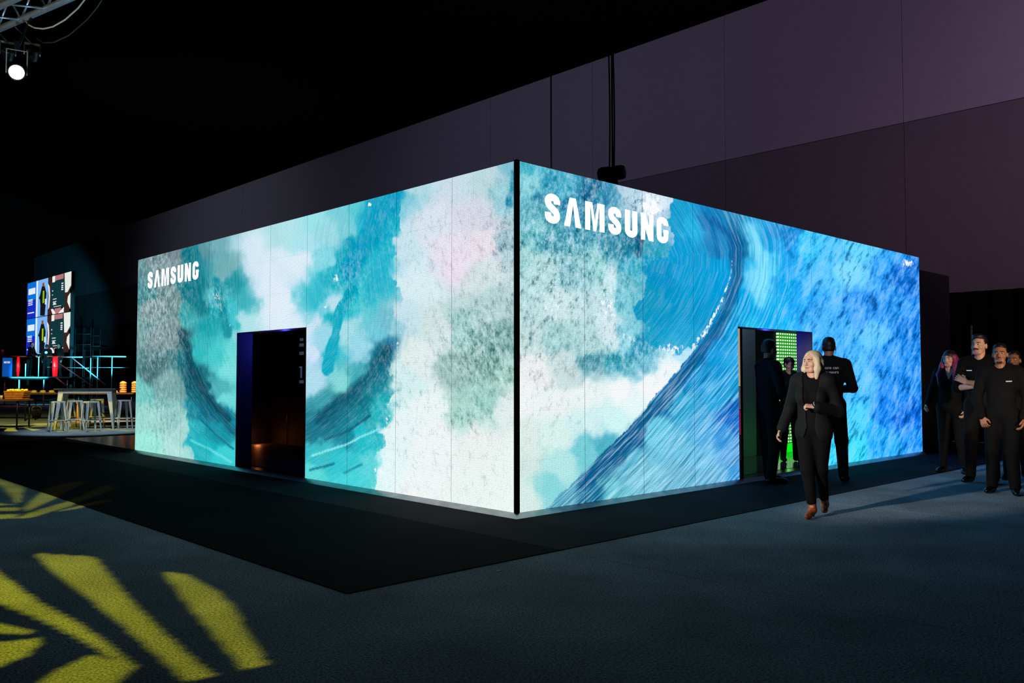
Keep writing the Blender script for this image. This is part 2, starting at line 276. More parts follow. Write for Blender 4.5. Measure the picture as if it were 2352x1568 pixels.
def picture(face, s, z):
    """display picture of a face: colour, mottle, streak and streak coordinates at (s,z) on the face"""
    p = np.stack([s * 0, s, z], -1) if face == 'L' else np.stack([s, s * 0, z], -1)
    px, py = proj(p)
    T = parse(PT_L if face == 'L' else PT_R)
    ax, ay = (s * 45, z * 45) if face == 'L' else (s * 45 + 900, z * 45)
    jx = 26 * (vnoise(px / 42, py / 42, 3) - .5) + 12 * (vnoise(px / 15, py / 15, 4) - .5) + 9 * (vnoise(ax / 3, ay / 3, 14) - .5)
    jy = 26 * (vnoise(px / 42, py / 42, 5) - .5) + 12 * (vnoise(px / 15, py / 15, 6) - .5) + 9 * (vnoise(ax / 3, ay / 3, 15) - .5)
    wx, wy = px + jx, py + jy
    jag = .8 * jx + 10 * (vnoise(px / 7, py / 11, 8) - .5) + 26 * (vnoise(px / 30, py / 34, 9) - .5) + (40 if face == 'L' else 10) * (vnoise(px / 70, py / 75, 19) - .5)
    def region(x, y, j):
        if face == 'R':
            dl = sdist(x, y, LIP)[0]; db = sdist(x, y, BARREL)[0]
            return np.where(dl + .25 * j < 0, 2, np.where(db + 1.6 * j < 0, 1, 0))
        dl = sdist(x, y, FOAML)[0]; dr = sdist(x, y, FOAMR)[0]
        return np.where(dl + .5 * j > 0, 0, np.where(dr + 1.2 * j < 0, 2, 1))
    reg = region(px, py, jag); treg = region(T[:, 0], T[:, 1], 0 * T[:, 0])
    num = np.zeros(px.shape + (3,)); den = np.zeros(px.shape) + 1e-30
    for (x, y, r, g, b), rg in zip(T, treg):
        d2 = (wx - x) ** 2 + (wy - y) ** 2
        w = 1 / (d2 + 60.) ** 2.4 * np.where(reg == rg, 1., 2e-4 if face == 'R' else .08)
        num += w[..., None] * np.array([r, g, b]); den += w
    c = num / den[..., None]
    for fc, pts, hw, rgb, soft, st in STROKES:
        if fc != face: continue
        jw = .45 if hw > 6 else .1; d = np.abs(sdist(px + jw * jx, py + jw * jy, pts)[0])
        a = st * np.clip((hw * (1 + soft * .6) - d) / (hw * max(soft, .05) * 1.2), 0, 1)
        a = a * a * (3 - 2 * a)
        c = c * (1 - a[..., None]) + a[..., None] * np.array(rgb)
    if face == 'R':
        d, al = sdist(px, py, LIP)
        mott = blobs(px, py, [(1300, 600, 190, 240, 1), (1220, 760, 170, 140, .8), (1480, 470, 70, 50, .9), (1400, 800, 150, 70, .8), (1260, 930, 120, 120, .35), (1520, 840, 70, 40, .3)])
        mott = np.where(reg == 0, mott, mott * .15)
        right = np.clip((px - 1770) / 110, 0, 1)
        streak = np.where(reg == 2, .55, .2) * (1 - right)
        streak = np.where(reg == 0, .1, streak)
        streak = np.where((reg == 2) & (py > 840), streak * 1.7, streak)
        rip = right
        fm = np.clip((py - 540) / 60, 0, 1) * np.clip((860 - py) / 80, 0, 1)
        wd = 2.5 + 11 * np.clip((py - 640) / 180, 0, 1)
        foam = fm * np.exp(-((d - 4) / wd) ** 2) * .72
        foam = np.maximum(foam, .85 * np.exp(-(((px - 1495) / 40) ** 2 + ((py - 470) / 42) ** 2)) * (reg == 0))
        foam = np.maximum(foam, .62 * blobs(px, py, [(1395, 700, 50, 80, 1), (1270, 690, 70, 90, .9), (1440, 780, 50, 30, .9), (1230, 620, 40, 60, .8), (1540, 800, 60, 22, 1.1), (1430, 600, 40, 40, .8)]))
        spark = blobs(px, py, [(2085, 605, 26, 16, 1), (2000, 600, 40, 25, .55), (1980, 650, 50, 40, .25)])
        foam = np.maximum(foam, spark * .75)
        U1, U2 = d / 100., al / 100.
    else:
        d1, a1 = sdist(px, py, DARKL); d2, a2 = sdist(px, py, DARKR)
        k = px < 620
        U1 = np.where(k, d1, d2) / 60.; U2 = np.where(k, a1, a2) / 60.
        mott = blobs(px, py, [(365, 700, 60, 190, .9), (365, 960, 60, 120, .6), (1110, 800, 120, 130, 1), (1165, 600, 60, 200, .8), (1020, 560, 150, 140, .35), (960, 940, 120, 220, .4), (500, 690, 30, 40, .6), (800, 640, 60, 90, .35), (1080, 960, 90, 50, .7), (1100, 1080, 120, 90, .3)])
        streak = np.where(k, .16, .2) * np.clip(1 - 1.2 * mott, 0, 1)
        streak = np.where((px > 560) & (px < 720) & (py < 760), .06, streak); streak = np.where(reg == 2, .1, streak)
        foam = blobs(px, py, [(850, 470, 9, 10, .75), (866, 500, 6, 8, .6), (770, 640, 12, 25, .7), (747, 700, 14, 16, .6), (497, 680, 14, 16, .68), (530, 745, 16, 14, .55), (870, 1085, 26, 34, .6), (845, 620, 8, 10, .5)])
        fd, _ = sdist(px, py, FOAMR)
        foam = np.maximum(foam, .5 * np.exp(-((fd + 10) / 18) ** 2) * np.clip((py - 500) / 250, 0, 1))
        rip = np.zeros(px.shape)
    if face == 'R': c = c * (1 + .14 * np.clip((px - 1720) / 120, 0, 1))[..., None]
    sat = 1 + (.10 * np.clip((px - 1450) / 200, 0, 1) if face == 'R' else .08)
    mean = c.mean(-1, keepdims=True); c = mean + (sat[..., None] if face == 'R' else sat) * (c - mean)
    return lin(np.clip(c, 0, 255)), mott, streak, rip, foam, U1, U2

def led_material():
    m = bpy.data.materials.new('led_display'); m.use_nodes = True; nt = m.node_tree; nt.nodes.clear()
    N = nt.nodes.new; Lk = nt.links.new
    out = N('ShaderNodeOutputMaterial'); em = N('ShaderNodeEmission'); Lk(em.outputs[0], out.inputs[0])
    def at(n): a = N('ShaderNodeAttribute'); a.attribute_name = n; return a
    col, prm, flow, pos = at('picture'), at('detail'), at('flow'), at('spot')
    sp = N('ShaderNodeSeparateXYZ'); Lk(prm.outputs['Vector'], sp.inputs[0])        # mottle, streak, ripple
    def math_(op, a, b=None, clamp=False):
        q = N('ShaderNodeMath'); q.operation = op; q.use_clamp = clamp
        for i, v in enumerate((a, b)):
            if v is None: continue
            if isinstance(v, (int, float)): q.inputs[i].default_value = v
            else: Lk(v, q.inputs[i])
        return q.outputs[0]
    def noise(vec, sc, det, scale3=(1, 1, 1), rot=0, rough=.6):
        rt = N('ShaderNodeMapping'); rt.inputs['Rotation'].default_value = (0, 0, rot); Lk(vec, rt.inputs['Vector'])
        mp = N('ShaderNodeMapping'); mp.inputs['Scale'].default_value = scale3; Lk(rt.outputs[0], mp.inputs['Vector'])
        n = N('ShaderNodeTexNoise'); n.inputs['Scale'].default_value = sc; n.inputs['Detail'].default_value = det; n.inputs['Roughness'].default_value = rough
        Lk(mp.outputs[0], n.inputs['Vector']); return n.outputs['Fac']
    P = pos.outputs['Vector']; F = flow.outputs['Vector']
    nm = noise(P, 9.5, 6, (1.0, .7, 1), .5, .72)                 # foam mottling
    ns = noise(F, 7.0, 3, (3.4, .16, 1), 0, .6)                # streaks along the wave
    nr = noise(P, 8.0, 5, (.62, 1.9, 1), -.62, .68)             # ripples on open water
    nrx = math_('ADD', math_('MULTIPLY', nr, .5), math_('MULTIPLY', noise(P, 2.6, 3, (.8, 1.7, 1), -.75, .5), .5))
    # signed detail, each centred on 0
    nm2 = noise(P, 27.0, 4, (1.0, .6, 1), .45, .7)
    nmx = math_('ADD', math_('MULTIPLY', nm, .62), math_('MULTIPLY', nm2, .38))
    dm = math_('MULTIPLY', math_('MULTIPLY', math_('SUBTRACT', nmx, .485), 13.0), sp.outputs[0])
    ds = math_('MULTIPLY', math_('MULTIPLY', math_('SUBTRACT', ns, .49), 5.4), sp.outputs[1])
    dr = math_('MULTIPLY', math_('MULTIPLY', math_('SUBTRACT', nrx, .485), 12.0), sp.outputs[2])
    tot = math_('ADD', math_('ADD', dm, ds), dr)
    up = math_('MULTIPLY', math_('MAXIMUM', tot, 0.), .62, True); dn = math_('MULTIPLY', math_('MAXIMUM', math_('MULTIPLY', tot, -1.), 0.), .85, True)
    mxu = N('ShaderNodeMix'); mxu.data_type = 'RGBA'; Lk(up, mxu.inputs[0]); Lk(col.outputs['Color'], mxu.inputs[6]); 
    # lighter version keeps some of the water's hue
    lt = N('ShaderNodeMix'); lt.data_type = 'RGBA'; lt.inputs[0].default_value = .58; Lk(col.outputs['Color'], lt.inputs[6])
    lc_ = N('ShaderNodeMix'); lc_.data_type = 'RGBA'; Lk(sp.outputs[2], lc_.inputs[0]); lc_.inputs[6].default_value = (.72, .93, 1.0, 1); lc_.inputs[7].default_value = (.26, .62, 1.0, 1)
    Lk(lc_.outputs[2], lt.inputs[7])
    Lk(lt.outputs[2], mxu.inputs[7])
    mxd = N('ShaderNodeMix'); mxd.data_type = 'RGBA'; Lk(dn, mxd.inputs[0]); Lk(mxu.outputs[2], mxd.inputs[6])
    dk = N('ShaderNodeMix'); dk.data_type = 'RGBA'; dk.blend_type = 'MULTIPLY'; dk.inputs[0].default_value = 1; Lk(col.outputs['Color'], dk.inputs[6]); dk.inputs[7].default_value = (.10, .30, .38, 1)
    Lk(dk.outputs[2], mxd.inputs[7])
    # crisp foam
    fo = math_('MAXIMUM', at('foam').outputs['Fac'], math_('MULTIPLY', sp.outputs[0], .43))
    nf = noise(P, 13.0, 4, (1.2, 1, 1), .3, .7)
    ft = math_('MULTIPLY', math_('SUBTRACT', math_('ADD', fo, math_('MULTIPLY', math_('SUBTRACT', nf, .5), 1.5)), .62), 7.0, True)
    ft = math_('MULTIPLY', ft, math_('MULTIPLY', fo, 4.0, True))
    mxf = N('ShaderNodeMix'); mxf.data_type = 'RGBA'; Lk(ft, mxf.inputs[0]); Lk(mxd.outputs[2], mxf.inputs[6]); mxf.inputs[7].default_value = (.88, .93, .97, 1)
    # rows and columns of light-emitting diodes
    ps = N('ShaderNodeSeparateXYZ'); Lk(P, ps.inputs[0])
    row = math_('SINE', math_('MULTIPLY', ps.outputs[1], 2 * math.pi / .0132)); colm = math_('SINE', math_('MULTIPLY', ps.outputs[0], 2 * math.pi / .0132))
    grid = math_('ADD', math_('ADD', math_('MULTIPLY', row, .24), math_('MULTIPLY', colm, .11)), math_('ADD', math_('MULTIPLY', noise(P, 70.0, 2, (.8, 1, 1), 0, .6), .55), .73))
    # slight brightness steps between single panels
    vc = N('ShaderNodeMix'); vc.data_type = 'RGBA'; vc.blend_type = 'MULTIPLY'; vc.inputs[0].default_value = 1
    cb = N('ShaderNodeCombineColor'); 
    for i in range(3): Lk(grid, cb.inputs[i])
    Lk(mxf.outputs[2], vc.inputs[6]); Lk(cb.outputs[0], vc.inputs[7])
    Lk(vc.outputs[2], em.inputs['Color']); em.inputs['Strength'].default_value = 1.12
    return m
M_led = led_material()
M_ledback = mat('led_housing', (14, 14, 16), .5)
M_blackmetal = mat('black_metal', (12, 12, 13), .45, .3)
M_skirt = mat('brushed_aluminium_skirting', (165, 168, 173), .32, .8, var=.25, scale=8)
M_int = mat('booth_inside_black', (18, 18, 20), .7)
M_intw = mat('booth_inside_grey', (120, 124, 130), .6)

booth = empty('exhibition_booth', (0, 0, 0), 0, 'big cube-shaped exhibition booth clad in glowing screens of breaking ocean waves', 'booth')
NXQ, NZQ = 56, 28
def led_panel(face, i, j, parent):
    g = .0022; s0, s1 = i + g + (.035 if i == 0 else 0), i + 1 - g; z0, z1 = Z0 + j * TZ + g * .12, Z0 + (j + 1) * TZ - g * .12
    S, Zz = np.meshgrid(np.linspace(s0, s1, NXQ + 1), np.linspace(z0, z1, NZQ + 1), indexing='ij')
    s, z = S.ravel(), Zz.ravel(); n = len(s); dep = .07
    if face == 'L': co = np.stack([s * 0, s, z], -1); bk = np.array([[dep, a, b] for a in (s0, s1) for b in (z0, z1)])
    else: co = np.stack([s, s * 0, z], -1); bk = np.array([[a, dep, b] for a in (s0, s1) for b in (z0, z1)])
    idx = np.arange(n).reshape(NXQ + 1, NZQ + 1)
    q = np.stack([idx[:-1, :-1], idx[1:, :-1], idx[1:, 1:], idx[:-1, 1:]], -1).reshape(-1, 4)
    if face == 'L': q = q[:, ::-1]
    c = [idx[0, 0], idx[0, -1], idx[-1, 0], idx[-1, -1]]; b = [n, n + 1, n + 2, n + 3]
    side = [(c[0], c[1], b[1], b[0]), (c[2], b[2], b[3], c[3]), (c[0], b[0], b[2], c[2]), (c[1], c[3], b[3], b[1]), (b[0], b[1], b[3], b[2])]
    # side walls need the same corners only (edges of the grid stay straight)
    F = np.concatenate([q, np.array(side)]); V_ = np.concatenate([co, bk])
    me = bpy.data.meshes.new('led_panel'); me.vertices.add(len(V_)); me.vertices.foreach_set('co', V_.ravel().astype(np.float32))
    me.loops.add(len(F) * 4); me.loops.foreach_set('vertex_index', F.ravel().astype(np.int32))
    me.polygons.add(len(F)); me.polygons.foreach_set('loop_start', np.arange(0, len(F) * 4, 4, dtype=np.int32))
    me.materials.append(M_led); me.materials.append(M_ledback)
    mi = np.zeros(len(F), np.int32); mi[len(q):] = 1; me.polygons.foreach_set('material_index', mi)
    me.update(calc_edges=True)
    rgb, mott, streak, rip, foam, u1, u2 = picture(face, s, z)
    pad = lambda a: np.concatenate([a, np.zeros((4,) + a.shape[1:])])
    ca = me.attributes.new('picture', 'FLOAT_COLOR', 'POINT'); ca.data.foreach_set('color', np.concatenate([pad(rgb), np.ones((n + 4, 1))], 1).ravel().astype(np.float32))
    for nm, arr in (('detail', np.stack([mott, streak, rip], -1)), ('flow', np.stack([u1, u2, u1 * 0], -1)), ('spot', np.stack([s + (30 if face == 'R' else 0), z, s * 0], -1))):
        va = me.attributes.new(nm, 'FLOAT_VECTOR', 'POINT'); va.data.foreach_set('vector', pad(arr).ravel().astype(np.float32))
    fa = me.attributes.new('foam', 'FLOAT', 'POINT'); fa.data.foreach_set('value', pad(foam).astype(np.float32))
    return link(bpy.data.objects.new('led_panel', me), parent)

def face_box(face, s0, s1, d0, d1, z0, z1):
    return ((d0, s0, z0), (d1, s1, z1)) if face == 'L' else ((s0, d0, z0), (s1, d1, z1))
DOOR0, DOOR1, DOORZ = 4.0, 6.0, Z0 + 4 * TZ
walls = {}
for face in 'LR':
    bm = bmesh.new()
    for s0, s1, z0, z1 in ((.04 if face == 'R' else .2, DOOR0, Z0, ZT), (DOOR1, LEN, Z0, ZT), (DOOR0, DOOR1, DOORZ, ZT)):
        add_box(bm, *face_box(face, s0, s1, .075, .2, z0, z1))
    w = bm_obj('led_wall', bm, M_blackmetal, booth); walls[face] = w
    for i in range(10):
        for j in range(NZ):
            if 4 <= i < 6 and j < 4: continue
            led_panel(face, i, j, w)
box('corner_post', (-.012, -.012, Z0), (.03, .03, ZT + .01), M_blackmetal, booth)
# raised base plate with a metal skirting
box('base_plate', (.0, .0, .007), (10.0, 14.1, .048), mat('base_plate_black', (16, 17, 19), .25), booth)
def ramp(name, pts, depth_pts, m):    # sloped metal trim: outer edge low, inner edge high
    return mesh_obj(name, pts + depth_pts, [(0, 1, 2, 3), (4, 7, 6, 5), (0, 4, 5, 1), (1, 5, 6, 2), (2, 6, 7, 3), (3, 7, 4, 0)], m, booth)
R_ = .075
ramp('skirting', [(-R_, -R_, .008), (-R_, 14.1 + R_, .008), (-.001, 14.1, .05), (-.001, -.001, .05)], [(-R_, -R_, .0065), (-R_, 14.1 + R_, .0065), (-.001, 14.1, .0065), (-.001, -.001, .0065)], M_skirt)
ramp('skirting', [(10, -R_, .008), (-R_, -R_, .008), (-.001, -.001, .05), (10, -.001, .05)], [(10, -R_, .0065), (-R_, -R_, .0065), (-.001, -.001, .0065), (10, -.001, .0065)], M_skirt)
ramp('skirting', [(-R_, 14.1 + R_, .008), (10, 14.1 + R_, .008), (10, 14.101, .05), (-.001, 14.101, .05)], [(-R_, 14.1 + R_, .0065), (10, 14.1 + R_, .0065), (10, 14.101, .0065), (-.001, 14.101, .0065)], M_skirt)
# far walls and roof of the booth
box('side_wall', (9.9, .2, .05), (10.0, 10.0, ZT), M_int, booth)
box('side_wall', (.2, 9.9, .05), (9.9, 10.0, ZT), M_int, booth)
box('roof', (.2, .2, ZT - .06), (9.9, 9.9, ZT - .02), M_int, booth)
M_jamb = mat('door_lining_grey', (120, 122, 128), .55)
for face in 'LR':   # lining of the door openings
    for s in (DOOR0, DOOR1):
        lo, hi = face_box(face, s if s == DOOR0 else s - .012, s + .012 if s == DOOR0 else s, .004, .245, .05, DOORZ)
        box('door_jamb', lo, hi, M_jamb, booth)
    lo, hi = face_box(face, DOOR0, DOOR1, .205, .245, DOORZ, DOORZ + .03); box('door_head', lo, hi, M_blackmetal, booth)

# lettering shown on the screens
def arc(cx, cy, rx, ry, a0, a1, n=10): return [(cx + rx * math.cos(math.radians(a0 + (a1 - a0) * k / n)), cy + ry * math.sin(math.radians(a0 + (a1 - a0) * k / n))) for k in range(n + 1)]
def stroke(pts, w):
    """thick line through pts as quads"""
    P = [Vector(p) for p in pts]; L = []; R = []
    for i, p in enumerate(P):
        d = (P[min(i + 1, len(P) - 1)] - P[max(i - 1, 0)]).normalized(); n = Vector((-d.y, d.x)); L.append(p + n * w / 2); R.append(p - n * w / 2)
    return [[L[i], R[i], R[i + 1], L[i + 1]] for i in range(len(P) - 1)]
T_ = .25        # stem width, letters are 1 high
def glyph(ch):
    if ch == 'S':
        w = .60; r = (w - T_) / 2
        p = [(w - T_ / 2, .66), (w - T_ / 2, .76)] + arc(w / 2, .755, r, .125, 0, 180, 10) + [(T_ / 2, .70)] + \
            [(T_ / 2 + .01, .655), (T_ / 2 + .06, .585), (w / 2, .50), (w - T_ / 2 - .06, .415), (w - T_ / 2 - .01, .345)] + \
            [(w - T_ / 2, .29)] + arc(w / 2, .245, r, .125, 0, -180, 10) + [(T_ / 2, .24), (T_ / 2, .36)]
        return stroke(p, T_ * .98), w
    if ch == 'A':
        w = .70
        return [[(0, 0), (.24, 0), (.38, .86), (.22, 1)], [(.22, 1), (.38, .86), (.36, .86), (.48, 1)], [(.48, 1), (.35, .86), (.46, 0), (.70, 0)]], w
    if ch == 'M':
        w = .84
        return [[(0, 0), (.22, 0), (.22, 1), (0, 1)], [(.62, 0), (.84, 0), (.84, 1), (.62, 1)], [(.20, 1), (.31, 1), (.48, .0), (.36, .0)], [(.53, 1), (.64, 1), (.48, 0), (.36, 0)]], w
    if ch == 'U':
        w = .60; r = (w - T_) / 2
        return stroke([(T_ / 2, 1.0), (T_ / 2, .28)] + arc(w / 2, .25, r, .125, 180, 360, 12) + [(w - T_ / 2, .28), (w - T_ / 2, 1.0)], T_), w
    if ch == 'N':
        w = .62
        return [[(0, 0), (.21, 0), (.21, 1), (0, 1)], [(.41, 0), (.62, 0), (.62, 1), (.41, 1)], [(.0, 1), (.24, 1), (.62, 0), (.38, 0)]], w
    if ch == 'G':
        w = .60; r = (w - T_) / 2
        p = [(w - T_ / 2, .69), (w - T_ / 2, .77)] + arc(w / 2, .755, r, .125, 0, 180, 10) + [(T_ / 2, .5)] + arc(w / 2, .245, r, .125, 180, 360, 10) + [(w - T_ / 2, .28), (w - T_ / 2, .50)]
        return stroke(p, T_ * .98) + [[(.34, .40), (.60, .40), (.60, .53), (.34, .53)]], w
M_white = mat('display_white', (250, 250, 252), .5, emit=(255, 255, 255), estr=1.15)
def lettering(face, s_left, s_right, z0, z1):
    x = 0; polys = []
    for ch in 'SAMSUNG':
        g, w = glyph(ch); polys += [[(a[0] + x, a[1]) for a in q] for q in g]; x += w + .16
    x -= .16; V_, F = [], []
    for q in polys:
        b = len(V_)
        for a, c in q:
            s = s_left + (s_right - s_left) * a / x; z = z0 + (z1 - z0) * c
            V_.append((-.0015, s, z) if face == 'L' else (s, -.0015, z))
        F.append(tuple(range(b, b + len(q))))
    o = mesh_obj('lettering', V_, F, M_white, walls[face])
    o['label'] = 'white capital lettering SAMSUNG shown on the screen'
    return o
a = onx(339, 664, 0); b = onx(456, 640, 0); t0 = onx(341, 624, 0); t1 = onx(455, 600, 0)
lettering('L', a[1], b[1], (a[2] + b[2]) / 2, (t0[2] + t1[2]) / 2)
a = ony(1251, 513, 0); b = ony(1535, 558, 0); t0 = ony(1251, 443, 0); t1 = ony(1535, 500, 0)
lettering('R', a[0], b[0], (a[2] + b[2]) / 2, (t0[2] + t1[2]) / 2)
print('letters', a, b, t0, t1)

# black lower service box standing beyond the right face
box_a = box('service_box', (10.03, .02, .006), (11.5, 6, 3.3), M_int, None, .01)
tag(box_a, 'matt black boxy annex standing against the far end of the glowing right screen', 'annex')

# ================================================================== PEOPLE
# bodies are grown as implicit surfaces (smoothly blended tapered limbs) and meshed with surface nets
def surfnet(F, org, h):
    s = F < 0; nx, ny, nz = F.shape
    cnt = np.zeros((nx - 1, ny - 1, nz - 1), np.int8)
    for i in (0, 1):
        for j in (0, 1):
            for k in (0, 1): cnt += s[i:nx - 1 + i, j:ny - 1 + j, k:nz - 1 + k]
    act = (cnt > 0) & (cnt < 8); ci = np.argwhere(act)
    if len(ci) == 0: return np.zeros((0, 3)), np.zeros((0, 4), int)
    idx = -np.ones(act.shape, np.int64); idx[act] = np.arange(len(ci))
    acc = np.zeros((len(ci), 3)); n = np.zeros(len(ci))
    cs = [(i, j, k) for i in (0, 1) for j in (0, 1) for k in (0, 1)]
    val = {c: F[ci[:, 0] + c[0], ci[:, 1] + c[1], ci[:, 2] + c[2]] for c in cs}
    for a in cs:
        for ax in range(3):
            if a[ax]: continue
            b = tuple(1 if q == ax else a[q] for q in range(3))
            va, vb = val[a], val[b]; m = (va < 0) != (vb < 0)
            t = np.where(m, va / np.where(m, va - vb, 1), 0)
            p = np.repeat(np.array([a], float), len(ci), 0); p[:, ax] += t
            acc += p * m[:, None]; n += m
    verts = org + h * (ci + acc / n[:, None])
    quads = []
    for ax in range(3):
        o1, o2 = (ax + 1) % 3, (ax + 2) % 3
        sl = [slice(None)] * 3; sl2 = [slice(None)] * 3; sl[ax] = slice(0, -1); sl2[ax] = slice(1, None)
        A, B = s[tuple(sl)], s[tuple(sl2)]
        e = np.argwhere(A != B)
        e = e[(e[:, o1] > 0) & (e[:, o2] > 0) & (e[:, o1] < F.shape[o1] - 1) & (e[:, o2] < F.shape[o2] - 1)]
        if len(e) == 0: continue
        flip = ~A[tuple(e.T)]
        c = []
        for d1, d2 in ((-1, -1), (0, -1), (0, 0), (-1, 0)):
            q = e.copy(); q[:, o1] += d1; q[:, o2] += d2; c.append(idx[tuple(q.T)])
        q = np.stack(c, -1); q[flip] = q[flip][:, ::-1]; quads.append(q)
    return verts, np.concatenate(quads)
class Shape:
    """list of blended primitives: ('c',a,b,r0,r1,k) tapered capsule, ('e',centre,radii,k) ellipsoid, ('-e',..) / ('-b',lo,hi) carved away"""
    def __init__(self): self.p = []
    def cap(self, a, b, r0, r1=None, k=.02): self.p.append(('c', np.array(a, float), np.array(b, float), r0, r0 if r1 is None else r1, k)); return self
    def ell(self, c, r, k=.02, rz=0.0): self.p.append(('e', np.array(c, float), np.array(r, float), k, rz)); return self
    def cut_ell(self, c, r, rz=0.0): self.p.append(('-e', np.array(c, float), np.array(r, float), 0, rz)); return self
    def cut_box(self, lo, hi): self.p.append(('-b', np.array(lo, float), np.array(hi, float))); return self
    def cut_fn(self, fn): self.p.append(('-f', fn)); return self
    def bounds(self):
        lo, hi = [], []
        for q in self.p:
            if q[0] == 'c':
                r = max(q[3], q[4]); lo.append(np.minimum(q[1], q[2]) - r); hi.append(np.maximum(q[1], q[2]) + r)
            elif q[0] == 'e': m = q[2] if q[4] == 0 else np.array([max(q[2][:2])] * 2 + [q[2][2]]); lo.append(q[1] - m); hi.append(q[1] + m)
        return np.min(lo, 0), np.max(hi, 0)
    def mesh(self, h, infl=0.0):
        lo, hi = self.bounds(); lo = lo - infl - 3 * h; hi = hi + infl + 3 * h
        n = np.ceil((hi - lo) / h).astype(int) + 1
        F = np.full(n, .15)
        ax = [lo[i] + h * np.arange(n[i]) for i in range(3)]
        for q in self.p:
            t = q[0]
            if t == '-f':
                X, Y, Z = np.meshgrid(*ax, indexing='ij', sparse=True); F = np.maximum(F, q[1](X, Y, Z)); continue
            if t == 'c': a, b = np.minimum(q[1], q[2]) - max(q[3], q[4]), np.maximum(q[1], q[2]) + max(q[3], q[4]); mg = q[5] * 2 + .03 + infl
            elif t in ('e', '-e'):
                m = q[2] if q[4] == 0 else np.array([max(q[2][:2])] * 2 + [q[2][2]]); a, b = q[1] - m, q[1] + m; mg = q[3] * 2 + .03 + infl
            else: a, b = q[1], q[2]; mg = .03
            i0 = np.clip(((a - mg - lo) / h).astype(int), 0, n - 1); i1 = np.clip(((b + mg - lo) / h).astype(int) + 2, 1, n)
            sl = tuple(slice(i0[i], i1[i]) for i in range(3))
            X, Y, Z = np.meshgrid(*[ax[i][sl[i]] for i in range(3)], indexing='ij', sparse=True)
            if t == 'c':
                A, B = q[1], q[2]; d = B - A; L = max(d @ d, 1e-12)
                u = np.clip(((X - A[0]) * d[0] + (Y - A[1]) * d[1] + (Z - A[2]) * d[2]) / L, 0, 1)
                f = np.sqrt((X - A[0] - u * d[0]) ** 2 + (Y - A[1] - u * d[1]) ** 2 + (Z - A[2] - u * d[2]) ** 2) - (q[3] + u * (q[4] - q[3])) - infl
                k = q[5]
            elif t in ('e', '-e'):
                C, R = q[1], q[2]; c_, s_ = math.cos(q[4]), math.sin(q[4])
                x, y, z = X - C[0], Y - C[1], Z - C[2]; x, y = c_ * x + s_ * y, -s_ * x + c_ * y
                rr = R + (infl if t == 'e' else 0)
                k0 = np.sqrt((x / rr[0]) ** 2 + (y / rr[1]) ** 2 + (z / rr[2]) ** 2); k1 = np.sqrt((x / rr[0] ** 2) ** 2 + (y / rr[1] ** 2) ** 2 + (z / rr[2] ** 2) ** 2)
                f = k0 * (k0 - 1) / np.maximum(k1, 1e-9); k = q[3]
            else:
                dx = np.maximum(q[1][0] - X, X - q[2][0]); dy = np.maximum(q[1][1] - Y, Y - q[2][1]); dz = np.maximum(q[1][2] - Z, Z - q[2][2])
                f = np.maximum(np.maximum(dx, dy), dz)
            g = F[sl]
            if t[0] == '-': F[sl] = np.maximum(g, -f)
            else:
                hh = np.maximum(k - np.abs(g - f), 0) / k if k > 0 else 0
                F[sl] = np.minimum(g, f) - hh * hh * k * .25
        return surfnet(F, lo, h)
def np_mesh(name, parts, m, parent=None, smooth=True, relax=1):
    """one mesh object out of [(verts, quads), ...]"""
    V_, Q, o = [], [], 0
    for v, q in parts:
        if len(v) == 0: continue
        for _ in range(relax):       # light smoothing of the stair steps
            acc = np.zeros_like(v); n = np.zeros(len(v))
            for i in range(4):
                a, b = q[:, i], q[:, (i + 1) % 4]
                np.add.at(acc, a, v[b]); np.add.at(n, a, 1)
            v = .5 * v + .5 * acc / np.maximum(n, 1)[:, None]
        V_.append(v); Q.append(q + o); o += len(v)
    V_ = np.concatenate(V_); F = np.concatenate(Q)
    me = bpy.data.meshes.new(name); me.vertices.add(len(V_)); me.vertices.foreach_set('co', V_.ravel().astype(np.float32))
    me.loops.add(len(F) * 4); me.loops.foreach_set('vertex_index', F.ravel().astype(np.int32))
    me.polygons.add(len(F)); me.polygons.foreach_set('loop_start', np.arange(0, len(F) * 4, 4, dtype=np.int32))
    me.polygons.foreach_set('use_smooth', np.ones(len(F), bool)); me.update(calc_edges=True); me.validate()
    if m: me.materials.append(m)
    return link(bpy.data.objects.new(name, me), parent)

M_skin = {'fair': mat('skin_fair', (226, 176, 150), .5, var=.05, scale=30), 'olive': mat('skin_olive', (196, 142, 112), .5, var=.05, scale=30),
          'tan': mat('skin_tan', (172, 118, 88), .5, var=.05, scale=30), 'brown': mat('skin_brown', (150, 98, 70), .5, var=.05, scale=30)}
M_lips = mat('lips', (176, 88, 84), .4); M_eyew = mat('eye_white', (215, 212, 208), .2); M_eyed = mat('eye_iris', (28, 20, 16), .15)
M_hair = {'blonde': mat('hair_blonde', (226, 206, 168), .45, var=.3, scale=45, bump=.5), 'dark': mat('hair_dark', (22, 17, 15), .45, var=.3, scale=45, bump=.4),
          'brown': mat('hair_brown', (52, 36, 28), .45, var=.3, scale=45, bump=.4), 'pink': mat('hair_pink', (150, 44, 92), .45, var=.5, scale=30, bump=.5), 'black': mat('hair_black', (10, 9, 10), .5, var=.3, scale=45)}
M_cl = {'black': mat('cloth_black', (8, 8, 9), .85, var=.25, scale=30, bump=.25, spec=.2), 'navy': mat('cloth_navy', (9, 10, 18), .85, var=.25, scale=30, bump=.25, spec=.2),
        'charcoal': mat('cloth_charcoal', (12, 14, 16), .8, var=.3, scale=60, bump=.3, spec=.3), 'trouser': mat('cloth_trousers', (7, 7, 8), .85, var=.25, scale=30, spec=.2)}
M_shoeb = mat('shoe_black_leather', (10, 10, 11), .25); M_boot = mat('boot_tan_leather', (186, 92, 52), .38, var=.2, scale=25)
